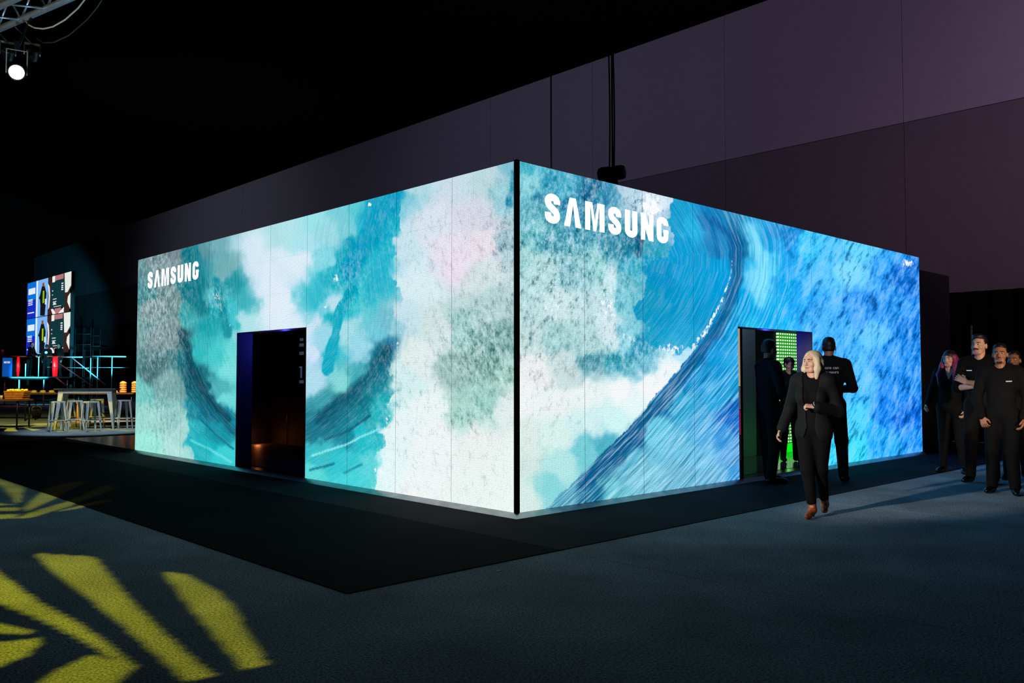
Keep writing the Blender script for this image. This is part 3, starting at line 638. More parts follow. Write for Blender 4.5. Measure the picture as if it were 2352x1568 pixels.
M_tagw = mat('name_badge_white', (235, 238, 240), .4)

for hm_ in M_hair.values():      # hair: stretch the noise into strands
    nt_ = hm_.node_tree; nz_ = next(q for q in nt_.nodes if q.type == 'TEX_NOISE'); tc_ = next(q for q in nt_.nodes if q.type == 'TEX_COORD')
    mp_ = nt_.nodes.new('ShaderNodeMapping'); mp_.inputs['Scale'].default_value = (3.0, 3.0, .22); nt_.links.new(tc_.outputs['Object'], mp_.inputs['Vector']); nt_.links.new(mp_.outputs[0], nz_.inputs['Vector'])
def nrm(v): v = np.array(v, float); return v / np.linalg.norm(v)
def hand_shape(S, w, d, pn, side, curl=.35, sc=1.0, spread=.06):
    """palm, four fingers and a thumb; w wrist, d pointing direction, pn palm normal, side +1/-1 thumb side"""
    d = nrm(d); pn = nrm(np.array(pn, float) - np.dot(pn, d) * d); x = np.cross(d, pn) * side     # x points to the thumb
    w = np.array(w, float)
    for o in (-.026, -.009, .009, .026): S.cap(w + x * o * .7 * sc, w + (d * .085 + x * o) * sc, .0135 * sc, .0125 * sc, .012)
    for i, (o, l) in enumerate(((.031, .070), (.0105, .080), (-.0105, .074), (-.031, .058))):
        b = w + (d * .085 + x * o) * sc; dirn = d; ang = 0
        for f, r0, r1 in ((.42, .0092, .0085), (.32, .0085, .008), (.26, .008, .0068)):
            ang += curl * (1.0 if f == .42 else 1.25)
            dd = nrm(d * math.cos(ang) + pn * math.sin(ang) + x * spread * o / .03)
            e = b + dd * l * f * sc; S.cap(b, e, r0 * sc, r1 * sc, .004); b = e
    tb = w + (d * .025 + x * .026) * sc; t1 = tb + nrm(d * .75 + x * .6 + pn * (.25 + .4 * curl)) * .045 * sc; t2 = t1 + nrm(d * .95 + x * .05 + pn * (.2 + .7 * curl)) * .034 * sc
    S.cap(tb, t1, .0135 * sc, .0105 * sc, .012); S.cap(t1, t2, .0105 * sc, .008 * sc, .004)

def person(label, loc, face, H=1.75, sex='m', skin='fair', hair='dark', hstyle='short', head_yaw=0, head_pitch=0, lean=0.,
           arms=None, legs=None, top='black', jacket=None, shoes='shoe', hands=((.35, 0), (.35, 0)), bare=0., res=1.0, extras=(), detail=True, z=0.0, sleeve=True, bulk=1.0):
    """face = degrees the person is turned from facing the camera (positive = towards the right of the picture).
    local frame: +Y forward, +X the person's right... arms/legs give (elbow, wrist) and (knee, ankle) points for (right, left)"""
    s = H / 1.75
    tocam = math.atan2(CAM[1] - loc[1], CAM[0] - loc[0])
    rz = tocam - math.pi / 2 + math.radians(face)
    f = .93 if sex == 'f' else 1.0
    sw = (.185 if sex == 'm' else .165) * s * bulk; hz = .93 * s; shz = 1.43 * s
    hipw = .095 * s
    sh = [np.array([sg * sw, lean, shz]) for sg in (1, -1)]
    if arms is None: arms = [((.24, -.03, 1.13), (.23, .06, .88)), ((-.24, -.03, 1.13), (-.23, .06, .88))]
    if legs is None: legs = [((.10, .02, .50), (.11, -.02, .085)), ((-.10, .02, .50), (-.11, -.02, .085))]
    arms = [[np.array(q, float) * s for q in a] for a in arms]; legs = [[np.array(q, float) * s for q in a] for a in legs]
    vb, vh = .011 * res, .0055 * res
    B = Shape()
    def torso(S, g=0., belly=True, k=.05):
        l = np.array([0, lean, 0])
        S.ell(np.array([0, 0, hz + .02 * s]) + l * .1, np.array([.158 if sex == 'm' else .168, .105, .12]) * s * bulk + g, k)
        S.ell(np.array([0, .005, 1.12 * s]) + l * .5, np.array([.145 * f, .098 * f, .16]) * s * bulk + g, k)
        S.ell(np.array([0, .0, 1.30 * s]) + l * .85, np.array([.165 * f, .110 * f, .17]) * s * bulk + g, k)
        if sex == 'f':
            for sg in (1, -1): S.ell(np.array([sg * .07 * s, .085 * s, 1.27 * s]) + l * .8, np.array([.06, .05, .06]) * s + g, .04)
        S.cap(sh[0] * [.85, 1, 1], sh[1] * [.85, 1, 1], .058 * s + g, None, k)
        for sg in (1, -1): S.cap([sg * .03 * s, lean - .01 * s, 1.50 * s], [sg * .125 * s, lean - .01 * s, 1.45 * s], .040 * s + g, .048 * s + g, k)
    def arm(S, i, g=0., upto=1.0, r=(.052, .044, .040, .029)):
        e, w = arms[i]; rr = [q * s * f for q in r]
        S.cap(sh[i], e, rr[0] + g, rr[1] + g, .04)
        if upto > 0: S.cap(e, e + (w - e) * upto, rr[2] + g, rr[2] + (rr[3] - rr[2]) * upto + g, .02)
    def leg(S, i, g=0., upto=1.0, loose=0.):
        kn, an = legs[i]; hp = np.array([(1, -1)[i] * hipw, lean * .1, hz])
        S.cap(hp, kn, .088 * s + g, .058 * s + g + loose, .05)
        S.cap(kn, kn + (an - kn) * upto, .055 * s + g + loose, .038 * s + g + loose, .03)
    torso(B)
    for i in (0, 1): arm(B, i); leg(B, i)
    # head
    hc = np.array([0, lean * 1.15 + .02 * s, 1.635 * s]); cy, sy = math.cos(math.radians(head_yaw)), math.sin(math.radians(head_yaw)); cp, sp_ = math.cos(math.radians(head_pitch)), math.sin(math.radians(head_pitch))
    Rh = np.array([[cy, -sy, 0], [sy, cy, 0], [0, 0, 1]]) @ np.array([[1, 0, 0], [0, cp, -sp_], [0, sp_, cp]])
    hs = s * (1.0 if sex == 'm' else .97)
    def hd(verts): return (verts * hs) @ Rh.T + hc
    NK = Shape(); NK.cap([0, lean, 1.44 * s], hc + np.array([0, -.015, -.05]) * s, .058 * s * f, .054 * s * f, .03)
    HD = Shape()
    HD.ell((0, -.012, .035), (.074, .094, .088), .03).ell((0, .018, -.035), (.058, .068, .078), .035)
    HD.cap((-.03, .052, -.085), (.03, .052, -.085), .022, None, .03)                     # chin, jaw
    HD.cap((0, .082, .022), (0, .103, -.018), .010, .0135, .012).cap((-.012, .09, -.023), (.012, .09, -.023), .0085, None, .008)
    for sg in (1, -1):
        HD.ell((sg * .045, .058, -.02), (.022, .02, .022), .02)                          # cheek
        HD.cap((sg * .012, .081, .036), (sg * .048, .068, .036), .010, .008, .012)       # brow
        HD.ell((sg * .077, -.008, -.005), (.010, .020, .032), .008)                      # ear
        HD.cut_ell((sg * .031, .092, .014), (.017, .012, .009))                          # eye socket
    HD.ell((0, .084, -.048), (.024, .010, .006), .008).ell((0, .082, -.058), (.021, .011, .007), .008)
    vHD, qHD = HD.mesh(vh)
    NK_v = NK.mesh(vb * .8)
    parts = [B.mesh(vb), NK_v, (hd(vHD), qHD)]
    for i in (0, 1):
        e, w = arms[i]
        if hands[i] is None: continue
        HS = Shape(); dr = nrm(w - e)
        pd = hands[i][2] if len(hands[i]) > 2 else dr
        pn = hands[i][3] if len(hands[i]) > 3 else ((-1, 1)[i], .25, 0)
        HS.cap(e + (w - e) * .8, w, .030 * s * f, .026 * s * f, .01)
        hand_shape(HS, w, pd, pn, (1, -1)[i] * (hands[i][4] if len(hands[i]) > 4 else 1), hands[i][0], s * f * 1.02)
        parts.append(HS.mesh(.0042 * res))
    P = np_mesh('person', parts, M_skin[skin]); P.location = (float(loc[0]), float(loc[1]), z); P.rotation_euler[2] = rz
    tag(P, label, 'person')
    # --- clothes
    TS = Shape(); torso(TS, .012)
    for i in (0, 1): arm(TS, i, .013 if not jacket else .008, (.97 - bare) if sleeve else .05, (.054, .047, .043, .033))
    TS.cut_box((-.4, -.4, 0), (.4, .4, .86 * s))
    TS.cut_ell((0, .03 * s + lean, 1.55 * s), (.062 * s, .075 * s, .09 * s))
    if 'vneck' in extras: TS.cut_fn(lambda X, Y, Z: np.minimum(np.minimum(.05 * s * np.clip((Z - 1.33 * s) / (.13 * s), 0, 1) - np.abs(X), Y - .02), Z - 1.33 * s))
    np_mesh('top' if jacket else 'shirt', [TS.mesh(vb * .9)], M_cl[top], P)
    if jacket:
        JS = Shape(); torso(JS, .026)
        for i in (0, 1): arm(JS, i, .020, .9, (.056, .049, .045, .037))
        JS.ell((0, 0, .86 * s), (.19 * s, .135 * s, .12 * s), .05)
        JS.cut_box((-.4, -.4, 0), (.4, .4, .80 * s)); JS.cut_ell((0, .03 * s + lean, 1.56 * s), (.075 * s, .09 * s, .10 * s))
        JS.cut_fn(lambda X, Y, Z: np.minimum(.035 * s + .05 * s * np.clip((Z - .95 * s) / (.5 * s), 0, 1) + .07 * s * np.clip((.95 * s - Z) / (.2 * s), 0, 1) - np.abs(X), Y - .02))
        np_mesh('jacket', [JS.mesh(vb * .9)], M_cl[jacket], P)
    PS = Shape()
    PS.ell((0, 0, hz + .02 * s), np.array([.162, .110, .115]) * s * bulk, .05)
    for i in (0, 1): leg(PS, i, .010, 1.0 if shoes != 'boot' else .80, .012 if sex == 'm' else .002)
    np_mesh('trousers', [PS.mesh(vb)], M_cl['trouser'], P)
    for i in (0, 1):
        kn, an = legs[i]; fd = nrm([(.18, -.18)[i], 1, 0]); SS = Shape(); az_ = an[2]; g0 = 0.0
        base = az_ - .085 * s
        if shoes == 'boot':
            hgt = .055 * s
            SS.cap(an + (kn - an) * .30, [an[0], an[1] - .01, base + .075], .052 * s, .041 * s, .02)
            SS.cap(np.array([an[0], an[1], base + .065]), np.array([an[0], an[1], 0]) + fd * .105 * s + [0, 0, base + .032], .036 * s, .030 * s, .03)
            SS.cap(np.array([an[0], an[1], 0]) + fd * .10 * s + [0, 0, base + .028], np.array([an[0], an[1], 0]) + fd * .15 * s + [0, 0, base + .026], .033 * s, .024 * s, .02)
            SS.cap([an[0], an[1] - .03 * s, base + .07], [an[0], an[1] - .035 * s, base + .016], .022 * s, .016 * s, .01)
            SS.cut_box((-1, -1, base - .3), (1, 1, base + .003))
        else:
            SS.cap(an + [0, -.005, 0], [an[0], an[1] - .01, base + .05], .043 * s, .042 * s, .02)
            SS.cap(np.array([an[0], an[1], base + .048]), np.array([an[0], an[1], base + .038]) + fd * .15 * s, .038 * s, .034 * s, .03)
            SS.cap(np.array([an[0], an[1], base + .036]) + fd * .13 * s, np.array([an[0], an[1], base + .032]) + fd * .18 * s, .036 * s, .028 * s, .02)
            SS.cut_box((-1, -1, base - .3), (1, 1, base + .003))
        np_mesh('boot' if shoes == 'boot' else 'shoe', [SS.mesh(.008 * res)], M_boot if shoes == 'boot' else M_shoeb, P)
    # --- hair and face
    HR = Shape()
    face_cut = lambda X, Y, Z: np.minimum(Y - (.030 + .35 * np.maximum(Z - .05, 0)), np.minimum(.086 - Z, .9 - np.abs(X)))
    if hstyle in ('short', 'quiff'):
        HR.ell((0, -.016, .046), (.0785, .0985, .086), .01).ell((0, -.045, .0), (.0725, .063, .068), .01).ell((0, -.005, .100), (.060, .080, .036), .025)
        for sg in (1, -1): HR.cap((sg * .0735, .004, .03), (sg * .0735, .006, -.022), .006, .004, .006)
        if hstyle == 'quiff': HR.ell((.012, .040, .112), (.052, .048, .030), .03).ell((-.02, .03, .118), (.04, .04, .022), .02)
        HR.cut_fn(lambda X, Y, Z: np.minimum(Y - (.022 + .75 * np.maximum(Z - .045, 0) - .35 * np.abs(X) * (Z > .06)), .093 - .25 * np.abs(X) - Z))
        HR.cut_fn(lambda X, Y, Z: np.minimum(np.minimum(Y + .035, -.002 - Z), np.maximum(-Y, .068 - np.abs(X)))); HR.cut_box((-.2, -.2, -.2), (.2, .2, -.038))
    elif hstyle == 'bob':
        HR.ell((0, -.018, .045), (.090, .106, .092), .02)
        for sg in (1, -1):
            HR.cap((sg * .075, .01, .03), (sg * .088, .02, -.07), .034, .036, .03).cap((sg * .088, .02, -.07), (sg * .082, .035, -.165), .036, .022, .03)
            HR.cap((sg * .06, -.05, .0), (sg * .06, -.055, -.14), .05, .04, .03)
        HR.cap((0, -.07, .0), (0, -.07, -.14), .055, .045, .03)
        HR.cut_fn(lambda X, Y, Z: np.minimum(np.minimum(Y - .012, .098 - .95 * np.abs(X + .022) - Z), .061 - np.abs(X) + .10 * np.maximum(-Z - .08, 0)))
    elif hstyle == 'long':
        HR.ell((0, -.018, .045), (.088, .104, .092), .02)
        for sg in (1, -1):
            HR.cap((sg * .075, .0, .03), (sg * .098, .03, -.10), .032, .038, .03).cap((sg * .098, .03, -.10), (sg * .120, .105, -.22), .038, .034, .03).cap((sg * .120, .105, -.22), (sg * .115, .135, -.36), .034, .014, .03)
            HR.cap((sg * .06, -.05, .0), (sg * .07, -.05, -.25), .05, .04, .03)
        HR.cut_fn(lambda X, Y, Z: np.minimum(np.minimum(Y - .012, .062 - .5 * np.abs(X) - Z), .060 - np.abs(X) + .12 * np.maximum(-Z - .08, 0)))
    elif hstyle == 'tied':
        HR.ell((0, -.016, .046), (.083, .102, .088), .02).ell((0, -.045, -.01), (.074, .064, .075), .02).ell((0, -.115, .03), (.04, .04, .045), .02)
        HR.cut_fn(lambda X, Y, Z: np.minimum(Y - (.028 + .8 * np.maximum(Z - .05, 0)), .085 - Z)); HR.cut_box((-.2, -.2, -.2), (.2, .2, -.075))
    vv, qq = HR.mesh(vh * 1.05); np_mesh('hair', [(hd(vv), qq)], M_hair[hair], P)
    if hstyle == 'long':
        CR = Shape(); CR.ell((0, -.018, .047), (.0905, .1065, .094), .02)
        CR.cut_fn(lambda X, Y, Z: np.minimum(np.minimum(Y - .010, .064 - .5 * np.abs(X) - Z), .064 - np.abs(X))); CR.cut_box((-.2, -.2, -.2), (.2, .2, .02))
        vv, qq = CR.mesh(vh); np_mesh('hair_roots', [(hd(vv), qq)], M_hair['dark'], P)
    if detail:
        for sg in (1, -1):
            E_ = Shape(); E_.ell((sg * .031, .0735, .014), (.0145, .0125, .0085), .001); vv, qq = E_.mesh(.0028); ey = np_mesh('eye', [(hd(vv), qq)], M_eyew, P, relax=0)
            I_ = Shape(); I_.ell((sg * .031, .083, .014), (.0072, .005, .0072), .001); vv, qq = I_.mesh(.0022); np_mesh('iris', [(hd(vv), qq)], M_eyed, ey, relax=0)
            W_ = Shape(); W_.cap((sg * .014, .0895, .032), (sg * .032, .088, .037), .0042, .0045, .004).cap((sg * .032, .088, .037), (sg * .052, .072, .032), .0045, .003, .004)
            vv, qq = W_.mesh(.003); np_mesh('eyebrow', [(hd(vv), qq)], M_hair['brown' if hair in ('blonde', 'brown') else 'dark'], P, relax=0)
        L_ = Shape(); L_.cap((-.021, .083, -.053), (0, .0925, -.051), .0045, .006, .003).cap((0, .0925, -.051), (.021, .083, -.053), .006, .0045, .003)
        vv, qq = L_.mesh(.003); np_mesh('lips', [(hd(vv), qq)], M_lips, P, relax=0)
    for ex in extras:
        if ex == 'moustache':
            X_ = Shape()
            for sg in (1, -1): X_.cap((0, .096, -.036), (sg * .026, .089, -.042), .007, .0065, .004).cap((sg * .026, .089, -.042), (sg * .034, .080, -.050), .0065, .004, .004)
            vv, qq = X_.mesh(.003); np_mesh('moustache', [(hd(vv), qq)], M_hair['dark'], P, relax=0)
        elif ex == 'beard':
            X_ = Shape()
            for sg in (1, -1):
                X_.cap((0, .0955, -.038), (sg * .026, .0875, -.043), .0042, .0038, .003)
                X_.cap((sg * .016, .083, -.086), (sg * .048, .046, -.082), .007, .006, .006).cap((sg * .048, .046, -.082), (sg * .063, .008, -.045), .006, .004, .006)
            X_.cap((-.016, .079, -.093), (.016, .079, -.093), .010, None, .006)
            vv, qq = X_.mesh(.003); np_mesh('beard', [(hd(vv), qq)], M_hair['dark'], P, relax=0)
        elif isinstance(ex, tuple) and ex[0] == 'badge':
            o = box('name_badge', (-.032, -.002, -.006), (.032, .002, .006), M_tagw, P); o.location = [float(q) * s for q in ex[1]]; o.rotation_euler = (math.radians(-8), math.radians(ex[2]) if len(ex) > 2 else 0, 0)
    return P

# ------------------------------------------------------------------ the people in the photograph
def ground_at(px, py, z=0.0): p = onz(px, py, z); return (p[0], p[1])
BF = .0065
# blonde woman striding past the right screen
woman = person('blonde woman in a dark blazer and tan heeled boots striding past the screen', ground_at(1872, 1186), -14, H=1.62, sex='f', skin='fair', hair='blonde', hstyle='bob',
    head_yaw=-28, head_pitch=-2, top='black', jacket='charcoal', shoes='boot',
    arms=[((.27, -.10, 1.15), (.34, .02, .90)), ((-.25, -.06, 1.12), (-.06, .20, 1.17))],
    legs=[((.045, .10, .50), (.0, .10, .087)), ((-.06, -.02, .50), (-.045, -.24, .11))],
    hands=((.45, 0), (1.0, 0, (.9, .25, .12), (.2, -.4, -1))))
bm = bmesh.new()
for q in range(14):
    a0, a1 = q / 14 * 2 * math.pi, (q + 1) / 14 * 2 * math.pi
    add_tube(bm, [(.034 * math.cos(a0), 0, .034 * math.sin(a0)), (.034 * math.cos(a1), 0, .034 * math.sin(a1))], .006, 6)
br = bm_obj('bracelet', bm, mat('silver_bracelet', (220, 222, 226), .2, 1.0), woman, True); br.location = (-.075 * .95, .185 * .95, 1.163 * .95); br.rotation_euler = (.3, 0, 1.2)
# man with his back turned, watching the screen
back = person('man seen from behind in a black sweatshirt with white printing on its back', ground_at(1908, 1104, BF), 176, H=1.87, skin='tan', hair='black', hstyle='short', head_yaw=4, z=BF,
    arms=[((.27, .02, 1.14), (.10, .24, 1.12)), ((-.27, .02, 1.14), (-.10, .24, 1.10))], bulk=1.06, hands=((.6, 0, (-1, .1, 0), (0, -1, 0)), (.6, 0, (1, .1, 0), (0, -1, 0))), legs=[((.13, .02, .50), (.15, -.02, .085)), ((-.08, .02, .50), (-.09, -.02, .085))])
M_print = mat('shirt_print_white', (235, 235, 238), .6)
for k, (tx, zz) in enumerate((('phone can', 1.405), ('change yours', 1.35))):
    t = text_mesh('back_print', tx, .053, M_print, back, 'RIGHT')
    for v in t.data.vertices:   # wrap the print round the back
        X_ = v.co.x + .128; Zv = zz * 1.045 + v.co.y
        y = -.128 * 1.02 * math.sqrt(max(0.05, 1 - (X_ / .235) ** 2)) - .004 - .012 * (1 if Zv < 1.46 else 0) + (.10 * max(0, Zv - 1.49))
        v.co = (X_, y, Zv)
# man in the doorway, in profile
person('dark-haired man in navy jacket standing sideways in the right doorway', ground_at(1767, 1108, BF), 118, H=1.83, skin='tan', hair='brown', hstyle='short', head_yaw=14, head_pitch=-6, top='navy', z=BF,
    arms=[((.25, .04, 1.14), (.16, .26, 1.06)), ((-.25, .04, 1.14), (-.16, .26, 1.06))], bulk=1.08, legs=[((.11, .02, .50), (.12, -.04, .085)), ((-.10, .03, .50), (-.12, .06, .085))])
# woman inside the doorway looking down at a phone
p_in = person('dark-haired woman inside the right doorway looking down at a phone', (ony(1812, 860, .72)[0], .72), 20, H=1.62, sex='f', skin='fair', hair='black', hstyle='tied', head_yaw=22, head_pitch=-28, z=.05,
    arms=[((.22, .02, 1.12), (.10, .28, 1.20)), ((-.22, .02, 1.12), (-.10, .27, 1.18))], hands=((.7, 0, (-.6, .7, .2), (-.5, -.3, .6)), (.7, 0, (.7, .6, .2), (.5, -.3, .6))))
# three staff and one more face at the right edge
pink = person('woman with long pink hair in a black open-collared shirt beside the screen end', ground_at(2187, 1085, 0), -12, H=1.74, sex='f', skin='fair', hair='pink', hstyle='long', head_yaw=-14, head_pitch=-4,
    arms=[((.26, -.02, 1.14), (.29, .12, .97)), ((-.23, -.03, 1.13), (-.20, .08, .90))], hands=((.9, 0), (.5, 0)), extras=['vneck', ('badge', (-.10, .145, 1.31))], legs=[((.10, .02, .50), (.12, -.02, .085)), ((-.12, .02, .50), (-.16, .02, .085))])
moust = person('tall moustached man in black polo standing with his arms folded', ground_at(2258, 1108), -14, H=1.90, skin='fair', hair='dark', hstyle='quiff', head_yaw=-16, head_pitch=2, bare=.9,
    arms=[((.25, .05, 1.13), (-.05, .24, 1.16)), ((-.25, .05, 1.15), (.09, .27, 1.20))], hands=((.5, 0, (-.9, -.1, .1), (0, -.7, .5)), (.35, 0, (.75, -.05, .45), (0, -.9, -.3))), extras=['moustache', ('badge', (.09, .135, 1.34)), ('badge', (-.09, .135, 1.34))], legs=[((.12, .02, .50), (.14, -.02, .085)), ((-.11, .02, .50), (-.13, .0, .085))])
man = person('bearded young man in black shirt with white badge standing nearest at right', ground_at(2305, 1132), -8, H=1.75, skin='tan', hair='black', hstyle='short', head_yaw=2, head_pitch=0,
    arms=[((.26, -.02, 1.13), (.19, .12, .90)), ((-.26, -.03, 1.13), (-.23, .06, .88))], hands=((.55, 0, (-.25, .2, -.9), (-.3, -1, 0)), (.4, 0)), extras=['beard', ('badge', (-.10, .13, 1.32), 3)], legs=[((.10, .02, .50), (.12, -.02, .085)), ((-.10, .04, .50), (-.13, .06, .085))])
wb = lathe('wristband', [(.036, -.008), (.038, 0), (.036, .008)], mat('wristband_blue', (60, 150, 210), .4), man, 16); wb.location = (.198, .10, .945); wb.rotation_euler = (.35, .2, 0)
person('dark-haired man half hidden behind the bearded man at the right edge', tuple(atd(2331, 866, 11.5)[:2]), -10, H=1.70, skin='brown', hair='black', hstyle='short', head_yaw=-10, extras=['beard'])

# ------------------------------------------------------------------ what the two doorways show of the booth's inside
def matrix_material(name, back, cell, nx, nz, estr, fill=.55):
    """display of small bright cells on a coloured ground (flat screen picture)"""
    m = bpy.data.materials.new(name); m.use_nodes = True; nt = m.node_tree; nt.nodes.clear(); N = nt.nodes.new; Lk = nt.links.new
    out = N('ShaderNodeOutputMaterial'); em = N('ShaderNodeEmission'); Lk(em.outputs[0], out.inputs[0]); em.inputs['Strength'].default_value = estr
    tc = N('ShaderNodeTexCoord'); sp = N('ShaderNodeSeparateXYZ'); Lk(tc.outputs['Object'], sp.inputs[0])
    def mt(op, a, b=None):
        q = N('ShaderNodeMath'); q.operation = op
        for i, v in enumerate((a, b)):
            if v is None: continue
            if isinstance(v, (int, float)): q.inputs[i].default_value = v
            else: Lk(v, q.inputs[i])
        return q.outputs[0]
    fx = mt('FRACT', mt('MULTIPLY', sp.outputs[0], nx)); fz = mt('FRACT', mt('MULTIPLY', sp.outputs[2], nz))
    c = mt('MULTIPLY', mt('LESS_THAN', fx, fill + .1), mt('LESS_THAN', fz, fill))
    mx = N('ShaderNodeMix'); mx.data_type = 'RGBA'; Lk(c, mx.inputs[0]); mx.inputs[6].default_value = (*lin(back), 1); mx.inputs[7].default_value = (*lin(cell), 1)
    Lk(mx.outputs[2], em.inputs['Color']); return m
YW = 1.6
xa = [ony(p, 800, YW)[0] for p in (1700, 1735, 1783, 1832, 1851, 1870)]
box('inner_wall', (5.2, YW, .05), (xa[1], YW + .05, 3.4), M_intw, booth)
box('inner_wall', (xa[1], YW, .05), (9.88, YW + .05, 3.4), M_int, booth)
ztop = ony(1800, 764, YW)[2]; zb = ony(1800, 1032, YW)[2]
def screen_panel(name, x0, x1, z0, z1, m):
    o = box(name, (0, -.03, 0), (x1 - x0, 0, z1 - z0), m, booth); o.location = (x0, YW - .001, z0); return o
screen_panel('green_display', xa[2], xa[3], zb + .12, ztop, matrix_material('display_green_cells', (14, 150, 22), (235, 250, 225), 13, 18, 1.0, .5))
screen_panel('cell_display', xa[3] + .02, xa[4], zb + .7, ztop, matrix_material('display_blue_cells', (20, 30, 120), (225, 235, 255), 7, 18, 1.0, .5))
screen_panel('floor_glow_strip', xa[2] - .05, xa[3] + .1, .052, zb + .1, mat('floor_glow_green', (10, 220, 30), .4, emit=(10, 235, 30), estr=1.0))  # glowing band added so the glossy floor reflects solid green
screen_panel('blue_panel', xa[4] + .03, 9.5, .06, 2.6, mat('display_blue', (6, 6, 60), .4, emit=(14, 14, 112), estr=1.0))
box('inner_floor', (4.02, .22, .0485), (9.86, YW - .04, .052), mat('inner_floor_gloss', (70, 72, 76), .12), booth)
lamp('booth_inner_light', 'POINT', (6.2, 1.0, 2.9), (6, 1, 0), (.55, .8, 1), 26, .15)
lamp('booth_green_fill', 'POINT', (6.9, .95, .35), (6, 1, 0), (.1, 1, .15), 2.5, .05)  # added lamp that strengthens the green glow on the inner floor
lamp('booth_inner_blue', 'POINT', (4.5, 1.1, 1.7), (6, 1, 0), (.12, .16, 1), 3.5, .1)
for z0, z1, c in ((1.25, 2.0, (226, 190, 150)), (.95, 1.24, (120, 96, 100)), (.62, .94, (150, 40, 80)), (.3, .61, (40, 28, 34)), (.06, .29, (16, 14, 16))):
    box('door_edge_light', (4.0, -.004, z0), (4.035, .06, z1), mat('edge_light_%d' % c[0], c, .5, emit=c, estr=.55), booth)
box('door_frame', (4.036, .0, .05), (4.10, .06, DOORZ - .005), M_blackmetal, booth)
# left doorway
xj = ony(578, 900, 6)[0]
box('inner_floor', (.25, 4.02, .0485), (2.58, 9.8, .052), mat('inner_floor_matt', (60, 60, 62), .5), booth)
box('inner_wall', (2.6, .5, .05), (2.66, 9.8, 3.4), M_int, booth)
lamp('booth_door_blue', 'POINT', (.55, 5.55, 1.88), (1.0, 6.0, 1.7), (.05, .06, 1), 5.0, .04)
lamp('booth_door_blue_b', 'POINT', (5.55, .5, 1.88), (1.0, 6.0, 1.7), (.05, .06, 1), 5.0, .04)
lamp('booth_door_orange', 'POINT', (2.2, 9.6, .16), (1, 6, 0), (1, .25, .06), 1.6, .05)
def wall_mark(px0, py0, px1, py1):
    a = onx(px0, py1, 2.6); b = onx(px1, py0, 2.6)
    o = box('wall_lettering', (2.596, min(a[1], b[1]), a[2]), (2.5995, max(a[1], b[1]), b[2]), mat('dim_print', (150, 165, 190), .5, emit=(46, 58, 78), estr=1.0), booth); return o
for q in ((689, 776, 697, 783), (688, 788, 698, 796), (688, 807, 698, 815), (690, 842, 694, 868), (688, 841, 694, 845), (688, 873, 698, 880)): wall_mark(*q)
tube('corner_trim', [(2.58, onx(661, 800, 2.58)[1], .06), (2.58, onx(661, 800, 2.58)[1], 2.6)], .008, mat('trim_steel', (120, 130, 135), .3, .8), booth)

# ================================================================== BAR TABLE, STOOLS AND BUFFET ON THE LEFT
M_steel = mat('galvanised_steel', (206, 214, 220), .4, .15, var=.1, scale=40)
M_gun = mat('gunmetal_grey', (70, 76, 80), .4, .6)
def quad_leg(bm, top, bot, w0, w1, t=.012):
    """tapered angle-iron leg: two flat flanges meeting at an outer corner"""
    top, bot = Vector(top), Vector(bot); sx = 1 if top.x > 0 else -1; sy = 1 if top.y > 0 else -1
    for ax in ((-sx, 0), (0, -sy)):
        d = Vector((ax[0], ax[1], 0)); n = Vector((0, sy, 0)) if ax[0] else Vector((sx, 0, 0))
        a, b, c, e = top, top + d * w0, bot + d * w1, bot
        vs = [bm.verts.new(p) for p in (a, b, c, e)] + [bm.verts.new(p - n * t) for p in (a, b, c, e)]
        for f in ((0, 1, 2, 3), (7, 6, 5, 4), (0, 4, 5, 1), (1, 5, 6, 2), (2, 6, 7, 3), (3, 7, 4, 0)): bm.faces.new([vs[i] for i in f])
def make_stool(m):
    r = empty('bar_stool'); h = .76
    bm = bmesh.new(); add_box(bm, (-.155, -.155, h - .035), (.155, .155, h)); bmesh.ops.bevel(bm, geom=[e for e in bm.edges if abs(e.verts[0].co.z - e.verts[1].co.z) > .01], offset=.04, segments=4, affect='EDGES')
    bm_obj('seat', bm, m, r)
    for sx in (1, -1):
        for sy in (1, -1):
            bm = bmesh.new(); quad_leg(bm, (sx * .15, sy * .15, h - .034), (sx * .20, sy * .20, 0), .062, .028); bmesh.ops.recalc_face_normals(bm, faces=bm.faces[:]); bm_obj('leg', bm, m, r)
    k = .19
    for a, b in (((-k, -k), (k, -k)), ((k, -k), (k, k)), ((k, k), (-k, k)), ((-k, k), (-k, -k))): tube('footrest', [(*a, .28), (*b, .28)], .009, m, r, 6)
    return r
proto = make_stool(M_steel)
SP = [(131, 991, 40, 'galvanised metal bar stool nearest the buffet, leftmost of the row'), (171, 987.5, 38, 'galvanised metal bar stool second from the left at the bar table'), (208, 991, 46, 'galvanised metal bar stool before the middle of the bar table'),
      (282, 984, 44, 'galvanised metal bar stool at the right end of the bar table'), (222, 980, 30, 'galvanised metal bar stool half hidden behind the bar table on the right'), (152, 981, 50, 'galvanised metal bar stool half hidden behind the bar table on the left')]
base_rz = math.atan2(-FWD[0], FWD[1])
for i, (px, py, rz, lab) in enumerate(SP):
    o = proto if i == 0 else copy_tree(proto)
    p = onz(px, py); o.location = (p[0], p[1], 0); o.rotation_euler[2] = base_rz + math.radians(rz)
    tag(o, lab, 'stool', 'metal bar stools at the high table')
tp = onz(200, 985.5)
tb = empty('bar_table', (tp[0], tp[1], 0), base_rz + math.radians(14), 'high galvanised bar table with splayed legs standing among the stools', 'table')
box('table_top', (-.74, -.34, 1.03), (.74, .34, 1.065), M_gun, tb, .01)
for a, b in (((-.64, -.30), (.64, -.28)), ((-.64, .28), (.64, .30)), ((-.64, -.28), (-.62, .28)), ((.62, -.28), (.64, .28))): box('apron', (a[0], a[1], .95), (b[0], b[1], 1.03), M_steel, tb)
